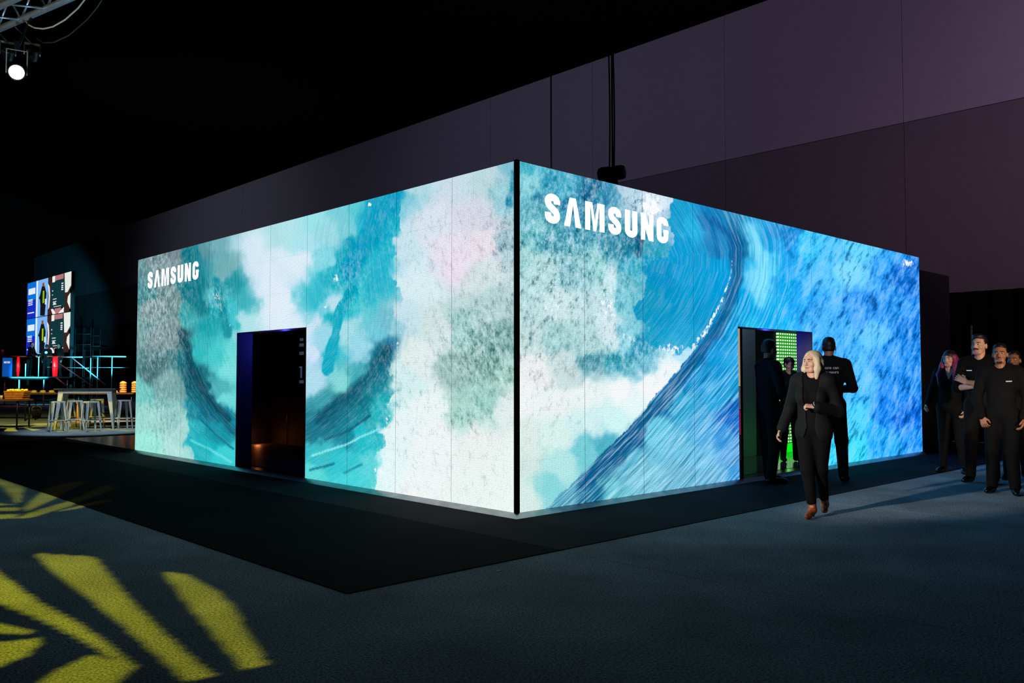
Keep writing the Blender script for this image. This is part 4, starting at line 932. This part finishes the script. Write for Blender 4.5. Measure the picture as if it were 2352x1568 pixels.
for sx in (1, -1):
    for sy in (1, -1):
        bm = bmesh.new(); quad_leg(bm, (sx * .64, sy * .295, .95), (sx * .72, sy * .35, 0), .12, .04); bmesh.ops.recalc_face_normals(bm, faces=bm.faces[:]); bm_obj('leg', bm, M_steel, tb)
# buffet tables: things on them are placed along the picture, at the tables' own depth
M_wood = mat('buffet_wood', (88, 62, 36), .5, var=.3, scale=8); M_dark = mat('dark_metal', (24, 24, 25), .45, .5)
def buffet(name, px0, px1, py, dist, ztop, label, depth=.7):
    a, b = atd(px0, 866, dist), atd(px1, 866, dist); c = (a + b) / 2; L = np.linalg.norm(b - a) / 2
    r = empty(name, (c[0], c[1], 0), base_rz, label, 'table')
    box('table_top', (-L, -depth / 2, ztop - .04), (L, depth / 2, ztop), M_wood, r, .004)
    n = max(2, int(L / .8) + 1)
    for k in range(n):
        x = -L + .08 + (2 * L - .16) * k / (n - 1)
        for y in (-depth / 2 + .06, depth / 2 - .06): tube('leg', [(x, y, ztop - .04), (x, y, 0)], .022, M_dark, r, 8)
    box('lower_rail', (-L + .06, -.02, .25), (L - .06, .02, .29), M_dark, r)
    return r
D1, Z1, D2, Z2 = 27.0, .866, 23.2, .765
buffet('buffet_table', 66, 318, 903, D1, Z1, 'long wooden buffet table set with platters behind the bar table')
buffet('buffet_table', -60, 62, 918, D2, Z2, 'wooden buffet table with a crate at the left edge of the picture')
def on_table(px, which, dy=0.0):
    d, zt = ((D1, Z1), (D2, Z2))[which]; p = atd(px, 866, d) + dy * FWD; return (p[0], p[1], zt + .0005)
def food_mat(n, c): return mat('food_' + n, c, .5, var=.35, scale=30, bump=.3)
# wicker crate with yellow fruit
p = on_table(41, 1); cr = empty('fruit_crate', p, base_rz, 'slatted wooden crate heaped with yellow fruit on the left buffet', 'crate')
M_cr = mat('crate_wood', (150, 92, 40), .55, var=.35, scale=14)
for k in range(4):
    z0 = .01 + k * .058; e = .24 + .012 * k
    box('slat', (-e, -.17, z0), (e, -.155, z0 + .045), M_cr, cr); box('slat', (-e, .155, z0), (e, .17, z0 + .045), M_cr, cr)
    box('slat', (-e, -.155, z0), (-e + .015, .155, z0 + .045), M_cr, cr); box('slat', (e - .015, -.155, z0), (e, .155, z0 + .045), M_cr, cr)
box('base', (-.24, -.155, 0), (.24, .155, .012), M_cr, cr)
M_lem = food_mat('lemon', (238, 196, 40)); rnd = random.Random(4)
def lump(name, r, m, parent=None, n=10, sq=.8):
    prof = [(r * math.sin(math.pi * k / n) + 1e-4, r * sq * (1 - math.cos(math.pi * k / n))) for k in range(n + 1)]
    return lathe(name, prof, m, parent, 12)
lem = lump('lemon', .042, M_lem)
for i in range(12):
    o = lem if i == 0 else lem.copy()
    if i: COL.objects.link(o)
    a, b = -.19 + .125 * (i % 4), -.10 + .10 * (i // 4)
    q = np.array(p) + RGT * a + FWD * b; o.location = (q[0], q[1], p[2] + .198 + .02 * rnd.random()); o.rotation_euler[2] = rnd.random() * 6
    tag(o, 'yellow fruit heaped in the wooden crate on the left buffet', 'fruit', 'fruit in the crate')
bx_in = box('crate_liner', (-.225, -.15, .012), (.225, .15, .196), mat('crate_liner', (60, 50, 30), .8), cr)
# platters, cups, stacks on the back buffet
pl = lathe('platter', [(.08, 0), (.115, .012), (.12, .022), (.112, .024), (.08, .012)], mat('platter_white', (228, 222, 210), .3)); 
PLX = [(84, 'left end of the long buffet'), (104, 'left of the bar table'), (124, 'just left of the bar table edge'), (222, 'behind the middle of the bar table'), (248, 'behind the right half of the bar table'), (268, 'right of the bar table')]
for i, (px, where) in enumerate(PLX):
    o = pl if i == 0 else pl.copy()
    if i: COL.objects.link(o)
    o.location = on_table(px, 0, -.12); tag(o, 'round white platter on the long buffet, ' + where, 'platter', 'platters on the long buffet')
    f = lump('food_heap', .085, food_mat('yellow' if i < 3 else 'pale', (240, 200, 50) if i < 3 else (236, 196, 160)), None, 8, .45); q = on_table(px, 0, -.12); f.location = (q[0], q[1], q[2] + .013)
    tag(f, ('heap of yellow food' if i < 3 else 'heap of pale food') + ' on the platter ' + where, 'food', 'food on the platters')
def ribs(nr, r, h):
    prof = [(r * .8, 0)]
    for k in range(nr):
        for t in (.15, .5, .85): prof.append((r * (1 if t == .5 else .93), (k + t) * h / nr))
        prof.append((r * .84, (k + 1) * h / nr))
    return prof + [(r * .5, h + .03), (.01, h + .04)]
M_bam = mat('bamboo_steamer', (232, 168, 84), .5, var=.25, scale=20)
for px, lab in ((285, 'tall stack of round bamboo steamers on the buffet right of the bar table'), (312, 'stack of bamboo steamers half hidden by the left edge of the glowing screen')):
    o = lathe('steamer_stack', ribs(5, .105, .33), M_bam, None, 20); o.location = on_table(px, 0, -.05); tag(o, lab, 'steamer')
M_cup = mat('paper_cup', (238, 214, 180), .5)
for px, w, lab in ((14, 1, 'white paper cup beside the wooden crate'), (2, 1, 'white paper cup at the far left edge of the buffet'), (193, 0, 'white paper cup on the buffet seen under the bar table top')):
    o = lathe('paper_cup', [(.032, 0), (.042, .10), (.044, .105), (.036, .10)], M_cup, None, 14); o.location = on_table(px, w, -.2); tag(o, lab, 'cup')
bk = empty('bucket', (*atd(86, 866, 28.5)[:2], 0), 0, 'grey bucket on the floor beneath the long buffet', 'bucket')
lathe('body', [(.12, 0), (.15, .27), (.155, .28), (.145, .275), (.115, .01)], mat('bucket_grey', (150, 140, 140), .5), bk, 20)
tube('handle', [(.15 * math.cos(a), .02, .28 + .13 * math.sin(a)) for a in np.linspace(0, math.pi, 9)], .004, M_steel, bk, 6)
M_post = mat('pale_wood_post', (236, 176, 110), .5, var=.15, scale=10)
for px, lab in ((155, 'pale wooden stool leg-like display post behind the leftmost stools'), (181, 'pale wooden display post behind the middle stools')):
    r = empty('display_post', (*atd(px, 866, 25.8)[:2], 0), 0, lab, 'post')
    lathe('foot', [(.09, 0), (.09, .02), (.045, .03)], M_post, r, 14); lathe('shaft', [(.04, .03), (.045, .30), (.04, .56)], M_post, r, 14); lathe('cap', [(.055, .56), (.06, .60), (.02, .615)], M_post, r, 14)
# unseen lamps for the buffet, and one for the stools
lamp('buffet_light_yellow', 'SPOT', (*atd(30, 866, 20.5)[:2], 4.0), atd(50, 905, 24.5), (1, .80, .22), 1700, .1, 42, .8)
lamp('buffet_light_warm', 'SPOT', (*atd(255, 866, 25)[:2], 4.2), atd(255, 905, 26.8), (1, .66, .38), 1800, .1, 36, .8)
lamp('stool_fill_cool', 'SPOT', (*atd(185, 866, 18.2)[:2], 6.2), atd(195, 945, 21.4), (.72, .9, 1), 1300, .1, 30, .7)  # unseen cool lamp added to make the stools brighter and whiter

# ================================================================== STAGE FAR LEFT
SD = 41.0; so = atd(80, 866, SD); stage = empty('stage', (so[0], so[1], 0), base_rz, 'raised black stage with metal railings and stairs at the far left', 'stage')
ZD = 1.36
def sx_(px, d): return ((px - CX) * d - (80 - CX) * SD) / FPX          # sideways metres from the stage origin at depth d
def sz_(py, d): return CAM[2] + (866 - py) / FPX * d
M_deck = mat('stage_black', (14, 14, 15), .5); M_alu = mat('aluminium_rail', (205, 212, 216), .35, .3)
box('deck', (-6, 0, ZD - .12), (1.75, 3.2, ZD), M_deck, stage)
box('deck_edge', (-6, -.03, ZD - .05), (1.75, -.001, ZD + .01), M_alu, stage)
for px in (-60, 10, 43, 100, 154): tube('stage_leg', [(sx_(px, SD), .05, ZD - .12), (sx_(px, SD), .05, 0)], .035, M_alu, stage)
d0 = SD
def rail(pts, r=.03, name='rail', dy=0.0, m=None):
    return tube(name, [(sx_(a, d0), -.06 - dy, sz_(b, d0)) for a, b in pts], r, m or M_alu, stage, 8)
for i in range(8):    # stair treads running down to the right
    x0 = 1.8 + i * .24; z = ZD - (i + 1) * .15
    if z > .1: box('stair_tread', (x0, .05, z - .04), (x0 + .27, 1.2, z), M_deck, stage)
rail([(165, 822), (245, 885)], .03, 'handrail'); rail([(137, 836), (212, 886)], .028, 'handrail'); rail([(130, 868), (158, 889)], .03, 'brace')
rail([(135, 821), (190, 821)]); rail([(212, 819), (290, 820)]); rail([(110, 844), (205, 846)], .012); rail([(205, 845), (300, 845)], .01)
for a, t, b in ((209, 823, 933), (225, 821, 933), (258, 821, 933), (90, 820, 867), (60, 836, 867)): rail([(a, t), (a, b)], .026, 'rail_post')
lamp('stage_cyan_light', 'SPOT', so + RGT * 6.5 - FWD * 4 + np.array([0, 0, .5]), so + RGT * 3.1 + np.array([0, 0, 1.2]), (.06, .7, 1), 7000, .1, 28, .4)
lamp('stage_cyan_light_low', 'SPOT', so + RGT * .3 - FWD * 3.0 + np.array([0, 0, 1.5]), so - RGT * .2 + np.array([0, 0, .45]), (.06, .7, 1), 2600, .1, 34, .3)
# lectern with a blue front panel
lp = lambda px, d: so + RGT * sx_(px, d) + FWD * (d - SD)
def on_stage(px, dy): p = so + RGT * sx_(px, SD + dy) + FWD * dy; return (p[0], p[1], ZD + .0005)
lc = empty('lectern', on_stage(16, .1), base_rz, 'lectern with a glowing blue front panel at the far left of the stage', 'lectern')
w = 22 / FPX * 41 / 2
box('body', (-w * .9, .02, 0), (w * .9, .4, .88), M_deck, lc); box('front_panel', (-w, -.01, .02), (w, .018, .92), mat('lectern_blue', (20, 90, 190), .4, emit=(14, 86, 176), estr=.8), lc); box('desk', (-w, -.02, .92), (w, .42, .95), M_deck, lc)
for a, b in ((-.16, -.02), (.0, .14)): box('panel_mark', (a, -.014, .66), (b, -.0101, .75), mat('panel_white', (235, 240, 245), .5, emit=(200, 215, 225), estr=.8), lc)
# two cocktail tables with red-lit columns
M_red = mat('red_light_column', (200, 10, 20), .4, emit=(255, 12, 24), estr=1.1)
for px, lab in ((41, 'cocktail table with a red-lit column beside the lectern'), (126, 'cocktail table with a thick red-lit column on the right of the stage')):
    t = empty('cocktail_table', on_stage(px, .95), 0, lab, 'table')
    lathe('base', [(.25, 0), (.25, .02), (.06, .04)], M_deck, t); lathe('column', [(.05 if px < 100 else .10, .04), (.085 if px < 100 else .13, .5), (.05 if px < 100 else .11, .98)], M_red, t, 16)
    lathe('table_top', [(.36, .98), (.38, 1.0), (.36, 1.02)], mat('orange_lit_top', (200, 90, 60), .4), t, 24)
lamp('stage_red_light', 'SPOT', lp(40, SD) + np.array([0, 0, 4.4]) + FWD * .3, lp(46, SD) + FWD * .8 + np.array([0, 0, 1.0]), (1, .06, .05), 260, .05, 60, .6)
lamp('stage_red_light_b', 'SPOT', lp(118, SD) + np.array([0, 0, 4.3]) - FWD * .3, lp(120, SD) + FWD * .8 + np.array([0, 0, 1.0]), (1, .05, .06), 160, .05, 60, .6)
for px, dy, fc, H, kw in ((66, 1.9, 60, 1.74, dict(label='person in dark clothes leaning over the red-lit table in front of the big screen', lean=.10, arms=[((.25, .16, 1.18), (.16, .40, 1.05)), ((-.25, .16, 1.18), (-.16, .42, 1.06))])),
                          (106, 1.9, 170, 1.62, dict(label='person with back turned and a white mark on the shirt on the stage')), (134, 2.6, -40, 1.70, dict(label='person standing behind the thick red-lit table on the stage')),
                          (3, .9, 30, 1.35, dict(label='person lit red at the left edge of the picture behind the lectern'))):
    l = on_stage(px, dy); lab = kw.pop('label')
    q = person(lab, l[:2], fc, H=H, skin='tan', hair='black', res=2.2, detail=False, z=ZD, **kw)
    if px == 106:
        mk = lathe('shirt_mark', [(.07, 0), (.07, .004)], M_tagw, q, 14); mk.location = (0, -.135, 1.22); mk.rotation_euler[0] = math.pi / 2
# tall screen behind the stage: the same picture shown twice, one above the other
R0 = atd(167, 623, 45.5); XS = R0[0]; A0 = onx(66, 650, XS); zt = R0[2]; zb_ = onx(165, 808, XS)[2]; y0, y1 = A0[1], R0[1]
scr = empty('stage_screen', (XS, y1, 0), 0, 'tall screen showing two stacked copies of one phone picture above the stage', 'screen')
Ls = y0 - y1
def spic(polys, rgb, dep, name='picture_area', st=1.0):
    V_, F = [], []
    for half in (0, 1):
        za, zc = (zb_ + (zt - zb_) * (.0 if half == 0 else .505), zb_ + (zt - zb_) * (.495 if half == 0 else 1.0))
        for pg in polys:
            b = len(V_)
            for u, v in pg: V_.append((-.05 - dep * .006, Ls * (1 - u), za + (zc - za) * v))
            F.append(tuple(range(b, b + len(pg))))
    o = mesh_obj(name, V_, F, mat('screen_%d_%d_%d' % tuple(rgb), rgb, .5, emit=rgb, estr=st), scr); o['kind'] = 'stuff'; return o
Rc = lambda a, b, c, d: [(a, c), (b, c), (b, d), (a, d)]
box('screen_body', (-.05, -.02, zb_ - .05), (.12, Ls + .02, zt + .04), M_blackmetal, scr)
spic([Rc(0, .22, .5, 1)], (10, 112, 215), 1); spic([Rc(0, .22, 0, .5)], (22, 44, 190), 1); spic([Rc(.22, .5, 0, 1)], (120, 180, 245), 1)
spic([Rc(.86, .97, 0, 1), Rc(.5, .6, 0, 1)], (58, 34, 30), 1)
spic([Rc(.03, .2, .66, .83)] + [Rc(.03, .14, v, v + .025) for v in (.36, .41, .46, .5)] + [Rc(.02, .18, .13, .16), Rc(.225, .26, 0, 1)], (228, 234, 245), 2)
spic([[(.33, .02), (.44, .0), (.46, .35), (.47, .6), (.42, .82), (.36, .82), (.31, .55), (.33, .3)], [(.29, .5), (.33, .45), (.34, .65)]], (18, 22, 24), 2); spic([Rc(.385, .42, .35, .68)], (150, 190, 20), 3); spic([Rc(.37, .42, .80, .90)], (150, 80, 40), 3)
spic([[(.50, .85), (.54, .75), (.555, .5), (.54, .2), (.515, .15), (.525, .5)]], (232, 232, 236), 3); spic([Rc(.44, .47, .3, .45)], (230, 220, 240), 3)
spic([Rc(.57, .87, .15, .86)], (16, 52, 58), 2); spic([Rc(.66, .84, .87, 1.0), Rc(.66, .8, 0, .14)], (176, 116, 118), 2)
spic([Rc(.6, .66, .84, 1), [(.58, .14), (.63, .14), (.69, 0), (.62, 0)], [(.74, 0), (.86, 0), (.86, .14)]], (240, 236, 232), 3)
spic([Rc(.62 + .0, .70, v, v + .02) for v in (.38, .31, .24)] + [Rc(.8, .84, v, v + .03) for v in (.58, .63, .68, .74)] + [Rc(.63, .68, .26, .3), Rc(.60, .62, .6, .63), Rc(.60, .62, .5, .52), Rc(.64, .8, .18, .195)], (225, 232, 230), 3)
spic([[(.88, .5), (.93, .5), (1, .65), (1, 1), (.86, 1), (.87, .8)], [(.99, .06), (.93, .25), (.94, .38), (.99, .47)]], (226, 230, 222), 3)
for yk in (.1, Ls - .1): box('screen_support', (-.03, yk - .06, 0), (.1, yk + .06, zb_ - .05), M_blackmetal, scr)
# dark scaffold tower between screen and booth
tw = empty('scaffold_tower', (*atd(200, 866, 52)[:2], 0), base_rz, 'dark scaffold tower with guard rails between the stage screen and the booth', 'scaffold')
M_sc = mat('scaffold_steel', (120, 118, 116), .5, .5)
TWD = 52.0
def tw_t(n, pts, r=.025): tube(n, [((a - 200) / FPX * TWD, c, CAM[2] + (866 - b) / FPX * TWD) for a, b, c in pts], r, M_sc, tw, 6)
for a in (171, 190, 207): tw_t('upright', [(a, 752, 0), (a, 917.9, 0)]); tw_t('upright', [(a, 752, 1.2), (a, 917.9, 1.2)])
for b in (768, 792, 820): tw_t('guard_rail', [(171, b, 0), (207, b, 0)]); tw_t('guard_rail', [(171, b + 2, 1.2), (207, b + 2, 1.2)])
box('platform', (-.7, 0, sz_(800, TWD) - .05), (.9, 1.2, sz_(800, TWD)), M_deck, tw)

# ================================================================== RIGGING
# chain hoist above the booth
hp = onz(1405, 398, 3.78)
ho = empty('chain_hoist', hp, math.atan2(RGT[1], RGT[0]) - .5, 'black chain hoist motor hanging on chains just above the right screen', 'hoist')
M_h = mat('hoist_black', (9, 9, 10), .4, .3)
bm = bmesh.new(); prof = [(.03, -.165), (.075, -.155), (.085, -.12), (.085, -.03), (.07, -.02), (.07, .02), (.085, .03), (.085, .12), (.075, .155), (.03, .165)]
add_lathe(bm, prof, 18); bmesh.ops.rotate(bm, verts=bm.verts[:], matrix=Matrix.Rotation(math.pi / 2, 3, 'Y')); bm_obj('motor', bm, M_h, ho, True)
box('gearbox', (-.05, -.09, -.11), (.05, .09, .06), M_h, ho, .01)
zr = 3.487 - hp[2]
for dx in (-.07, .0, .09): tube('sling', [(dx * .5, 0, -.08), (dx * 1.5, .03, zr + .005)], .008, M_h, ho, 6)
for dx, top in ((-.028, -.02), (.03, .02)):
    bm = bmesh.new(); n = 60
    add_tube(bm, [(dx + (top - dx) * t / n + .008 * math.sin(t * .5), 0, .06 + (15.5 - hp[2] - .06) * t / n) for t in range(n + 1)], .010, 6); bm_obj('chain', bm, M_h, ho, True)
tube('power_cable', [(.0, .03, .06), (-.01, .03, 4), (.015, .03, 15.5 - hp[2])], .012, M_h, ho, 6)
cp = onz(1266, 386, 3.49)
ca = tube('suspension_cable', [(cp[0], cp[1], 3.488), (cp[0], cp[1], 15.5)], .009, M_h, None, 6); tag(ca, 'thin black cable hanging from the ceiling to the booth roof near its corner', 'cable')
# pole with a soft glint behind the moustached man
pp = onz(2231, 1010); pole = tube('drape_pole', [(9.5, -2.9 + .0, .0), (9.5, -2.9, 2.32)], .018, mat('pole_steel', (150, 150, 150), .35, .8), None, 8)
q = onx(2231, 750, 11.2); pole.location = (11.2 - 9.5, q[1] + 2.9, 0); tag(pole, 'thin upright metal pole standing behind the moustached man', 'pole')

# lighting truss at the top left
TD = 9.0; tp0 = atd(60, 40, TD); td = -RGT * .837 + FWD * .547; tn = np.array([-td[1], td[0], 0])
M_tr = mat('truss_aluminium', (176, 186, 196), .32, .7)
tr = empty('lighting_truss', tp0, math.atan2(td[1], td[0]), 'aluminium box truss crossing the top left corner', 'truss')
for cy_, cz in ((0, 0), (.29, 0), (0, .29), (.29, .29)): tube('chord', [(-7, cy_, cz), (5, cy_, cz)], .034, M_tr, tr, 12)
for k in range(24):
    x = -6.9 + k * .5
    for a, b in (((x, 0, 0), (x + .25, 0, .29)), ((x + .25, 0, .29), (x + .5, 0, 0)), ((x, .29, 0), (x + .25, .29, .29)), ((x, 0, 0), (x + .25, .29, 0))): tube('diagonal_brace', [a, b], .011, M_tr, tr, 6)
lamp('truss_cool_light', 'SPOT', tp0 + np.array([0, 0, -3.6]) - FWD * 2.5 + RGT * .5, tp0, (.45, .75, 1), 420, .1, 50, .8)
lamp('truss_yellow_light', 'SPOT', tp0 - RGT * 1.6 - FWD * 1.2 + np.array([0, 0, -.6]), tp0 + np.array([0, 0, -.35]), (1, .72, .2), 40, .05, 50, .8)
M_fx = mat('fixture_black', (14, 14, 15), .35, .3); M_yk = mat('fixture_edge', (200, 190, 170), .3, .6)
M_lens = mat('lamp_lens_glow', (255, 255, 255), .2, emit=(225, 250, 255), estr=9.0)
def fixture(px, py, dist, tilt, label, lens=True, size=1.0):
    c = atd(px, py, dist); r = empty('stage_light', c, 0, label, 'stage light')
    to = Vector((CAM - c).tolist()); r.rotation_euler = to.to_track_quat('Z', 'Y').to_euler(); r.rotation_euler.rotate_axis('X', tilt)
    s = size
    lathe('housing', [(.05 * s, -.20 * s), (.085 * s, -.18 * s), (.092 * s, -.10 * s), (.10 * s, -.02 * s), (.10 * s, .01 * s), (.088 * s, .012 * s), (.086 * s, -.01 * s)], M_fx, r, 24)
    lathe('lens', [(.082 * s, -.008 * s), (.06 * s, .004 * s), (.02 * s, .009 * s)], M_lens if lens else mat('dark_glass', (20, 24, 28), .08), r, 24)
    for k in range(5): box('cooling_fin', (-.06 * s, -.06 * s, (-.19 + .022 * k) * s), (.06 * s, .06 * s, (-.184 + .022 * k) * s), M_fx, r)
    for sg in (1, -1): box('yoke', (sg * .108 * s - .005, -.02, -.10 * s), (sg * .108 * s + .005, .26 * s, -.06 * s), M_yk, r)
    box('yoke', (-.113 * s, .25 * s, -.10 * s), (.113 * s, .26 * s, -.06 * s), M_yk, r); box('clamp', (-.025, .26 * s, -.105 * s), (.025, .36 * s, -.055 * s), M_fx, r)
    # drop arm up to the nearest truss chord
    w = c - tp0; k = float(w @ td); best = min((tp0 + td * k + np.array([0, 0, 0]), tp0 + td * k + tn * .29), key=lambda q: np.linalg.norm(q - c))
    Mi = r.rotation_euler.to_matrix().transposed(); e = Mi @ Vector((best - np.array([0, 0, .02]) - c).tolist())
    tube('drop_arm', [(0, .255 * s, -.08 * s), tuple(e)], .012, M_fx, r, 8)
    return r
fixture(38, 166, 8.8, 0, 'round stage light glowing bluish white, hung under the truss', True, .86)
fixture(74, 112, 9.3, -1.0, 'dark unlit stage light hung just above right of the glowing one', False, .7)
fixture(18, 112, 9.4, -.9, 'dark unlit stage light hung above the glowing one at the left', False, .7)
# cables hanging along the truss, and its chain
def swag(name, pts, r, m, label):
    o = tube(name, [atd(a, b, d) for a, b, d in pts], r, m, None, 6); tag(o, label, 'cable'); return o
swag('power_cable', [(60, 50, 9), (66, 57, 8.9), (80, 64, 8.85), (100, 66, 8.8), (122, 61, 8.75), (150, 45, 8.6), (180, 18, 8.4), (200, -8, 8.3), (215, -40, 8.2)], .008, mat('cable_pale', (190, 180, 150), .5), 'pale cable looping below the truss')
swag('power_cable', [(84, 88, 9), (100, 98, 8.9), (125, 97, 8.8), (160, 80, 8.6), (200, 45, 8.4), (225, 15, 8.3), (250, -30, 8.2)], .007, mat('cable_black', (30, 28, 24), .5), 'dark cable looping lowest below the truss')
tube('hanging_chain', [(0, 0, .3), (0, 0, 15.5 - tp0[2])], .007, mat('chain_steel', (190, 175, 130), .4, .6), tr, 6)

# ------------------------------------------------------------------ gobo projectors: lamp behind a plate with cut-out petals
def inside(P, poly):
    x, y = P[:, 0], P[:, 1]; r = np.zeros(len(P), bool); n = len(poly)
    for i in range(n):
        (x1, y1), (x2, y2) = poly[i], poly[(i + 1) % n]
        c = (y1 > y) != (y2 > y); r ^= c & (x < (x2 - x1) * (y - y1) / (y2 - y1 + 1e-12) + x1)
    return r
def gobo(loc, petals_px, power, color, label, radius, res=200, dist=.25):
    loc = np.array(loc, float)
    polys = [np.array([onz(a, b, 0.0)[:2] for a, b in pg]) for pg in petals_px]
    allp = np.concatenate(polys); mid = np.array([*((allp.max(0) + allp.min(0)) / 2), 0.0])
    f = nrm(mid - loc); x = nrm(np.cross(f, [0, 0, 1])); y = np.cross(x, f)
    q = np.concatenate([allp, np.zeros((len(allp), 1))], 1) - loc; q2 = np.stack([(q @ x) / (q @ f), (q @ y) / (q @ f)], 1) * dist
    lo, hi = q2.min(0) - .012, q2.max(0) + .012
    nx = res; st = (hi[0] - lo[0]) / nx; ny = int((hi[1] - lo[1]) / st) + 1
    I, J = np.meshgrid(np.arange(nx), np.arange(ny), indexing='ij'); cx_, cy_ = lo[0] + (I + .5) * st, lo[1] + (J + .5) * st
    d = f * dist + cx_.ravel()[:, None] * x + cy_.ravel()[:, None] * y; t = -loc[2] / np.where(d[:, 2] < -1e-4, d[:, 2], -1e-4)
    g = loc + d * t[:, None]
    open_ = np.zeros(len(d), bool)
    for pg in polys: open_ |= inside(g[:, :2], pg)
    open_ = open_.reshape(nx, ny)
    V_, F = [], []
    for j in range(ny):       # runs of closed cells become strips
        i = 0
        while i < nx:
            if open_[i, j]: i += 1; continue
            k = i
            while k < nx and not open_[k, j]: k += 1
            b = len(V_)
            for a, c in ((i, j), (k, j), (k, j + 1), (i, j + 1)): V_.append((lo[0] + a * st, lo[1] + c * st, -dist))
            F.append((b, b + 1, b + 2, b + 3)); i = k
    r = empty('gobo_projector', loc, 0, label, 'stage light')
    M3 = Matrix((x.tolist(), y.tolist(), (-f).tolist())).transposed(); r.rotation_euler = M3.to_euler()
    mesh_obj('gobo_plate', V_, F, M_fx, r)
    e = .002; o0, o1 = lo - .004, hi + .004          # housing: an open-ended box round the plate
    for a, b in (((o0[0] - e, o0[1], -dist - .05), (o0[0], o1[1], .12)), ((o1[0], o0[1], -dist - .05), (o1[0] + e, o1[1], .12)), ((o0[0], o0[1] - e, -dist - .05), (o1[0], o0[1], .12)), ((o0[0], o1[1], -dist - .05), (o1[0], o1[1] + e, .12)), ((o0[0], o0[1], .12), (o1[0], o1[1], .122))):
        box('housing', a, b, M_fx, r)
    # rim closing the gap between plate and housing
    for a, b in (((o0[0], o0[1], -dist), (lo[0], o1[1], -dist + .001)), ((hi[0], o0[1], -dist), (o1[0], o1[1], -dist + .001)), ((lo[0], o0[1], -dist), (hi[0], lo[1], -dist + .001)), ((lo[0], hi[1], -dist), (hi[0], o1[1], -dist + .001))):
        box('plate_rim', a, b, M_fx, r)
    tube('hanger', [(0, o1[1], 0), tuple((Matrix(M3).inverted() @ Vector((0, 0, 15.5 - loc[2] - .0))))], .02, M_fx, r, 8)
    l = bpy.data.lights.new('gobo_lamp', 'SPOT'); l.energy = power; l.color = color; l.shadow_soft_size = radius
    l.spot_size = 2 * math.atan(max(np.abs(lo).max(), np.abs(hi).max()) * 1.5 / dist); l.spot_blend = .25
    lo_ = bpy.data.objects.new('gobo_lamp', l); COL.objects.link(lo_); lo_.parent = r
    return r
NEAR = [[(80, 1270), (215, 1278), (245, 1312), (300, 1380), (380, 1458), (460, 1528), (560, 1600), (470, 1600), (380, 1520), (290, 1440), (200, 1370), (120, 1310)],
        [(378, 1313), (430, 1320), (500, 1360), (530, 1390), (560, 1440), (600, 1510), (640, 1560), (660, 1600), (600, 1590), (530, 1500), (470, 1430), (410, 1360)],
        [(-80, 1250), (0, 1315), (30, 1340), (100, 1390), (180, 1430), (260, 1490), (315, 1535), (300, 1538), (200, 1475), (110, 1430), (50, 1405), (0, 1385), (-80, 1350)],
        [(-80, 1425), (0, 1432), (60, 1445), (75, 1455), (0, 1455), (-80, 1450)], [(-80, 1480), (0, 1474), (85, 1466), (90, 1480), (60, 1505), (0, 1530), (-80, 1550)],
        [(90, 1568), (150, 1530), (205, 1505), (270, 1520), (305, 1535), (260, 1568), (220, 1600), (60, 1600)],
        [(-60, 1090), (0, 1100), (55, 1118), (50, 1140), (42, 1158), (15, 1125), (0, 1115), (-60, 1110)], [(55, 1167), (100, 1125), (160, 1108), (200, 1106), (130, 1142), (62, 1174)],
        [(35, 1190), (90, 1170), (160, 1150), (250, 1112), (268, 1122), (160, 1162), (70, 1189)], [(-40, 1152), (32, 1158), (-40, 1164)], [(-40, 1166), (45, 1165), (45, 1172), (-40, 1175)], [(-40, 1182), (40, 1180), (35, 1190), (-40, 1193)], [(125, 1175), (240, 1148), (262, 1150), (150, 1173)]]
gobo((-7.6, 1.2, 5.6), NEAR, 1700, (1, .80, .008), 'black gobo projector hung out of view above the left carpet throwing yellow leaf shapes', .0013, 300)
FAR = [[(10, 990), (17, 983), (33, 983), (41, 990)], [(55, 982), (95, 986), (75, 989)], [(0, 978), (6, 977), (6, 979), (0, 980)], [(75, 972), (130, 970), (135, 974), (80, 976)], [(10, 976), (45, 974), (45, 976), (10, 978)]] + \
      [[(100 + 6 * k, 977 + 2.6 * k), (330, 976.4 + 2.4 * k), (330, 977.4 + 2.4 * k), (100 + 6 * k, 978.2 + 2.6 * k)] for k in range(6)]
g2 = onz(200, 985); gobo((g2[0] - 4.5, g2[1] - 1.0, 6.0), FAR, 3000, (1, .74, .05), 'black gobo projector hung out of view striping the floor under the stools yellow', .0008, 300)

# scraps on the carpet
sp_ = onz(1146, 1311); sc = mesh_obj('paper_scrap', [(-.02, -.01, .001), (.018, -.014, .006), (.024, .008, .001), (.0, .016, .009), (-.018, .012, .001)], [(0, 1, 3), (1, 2, 3), (0, 3, 4)], mat('paper_white', (235, 235, 230), .6))
so_ = sc.modifiers.new('thickness', 'SOLIDIFY'); so_.thickness = .001
sc.location = (sp_[0], sp_[1], 0); tag(sc, 'small white paper scrap lying on the grey carpet before the booth corner', 'scrap')
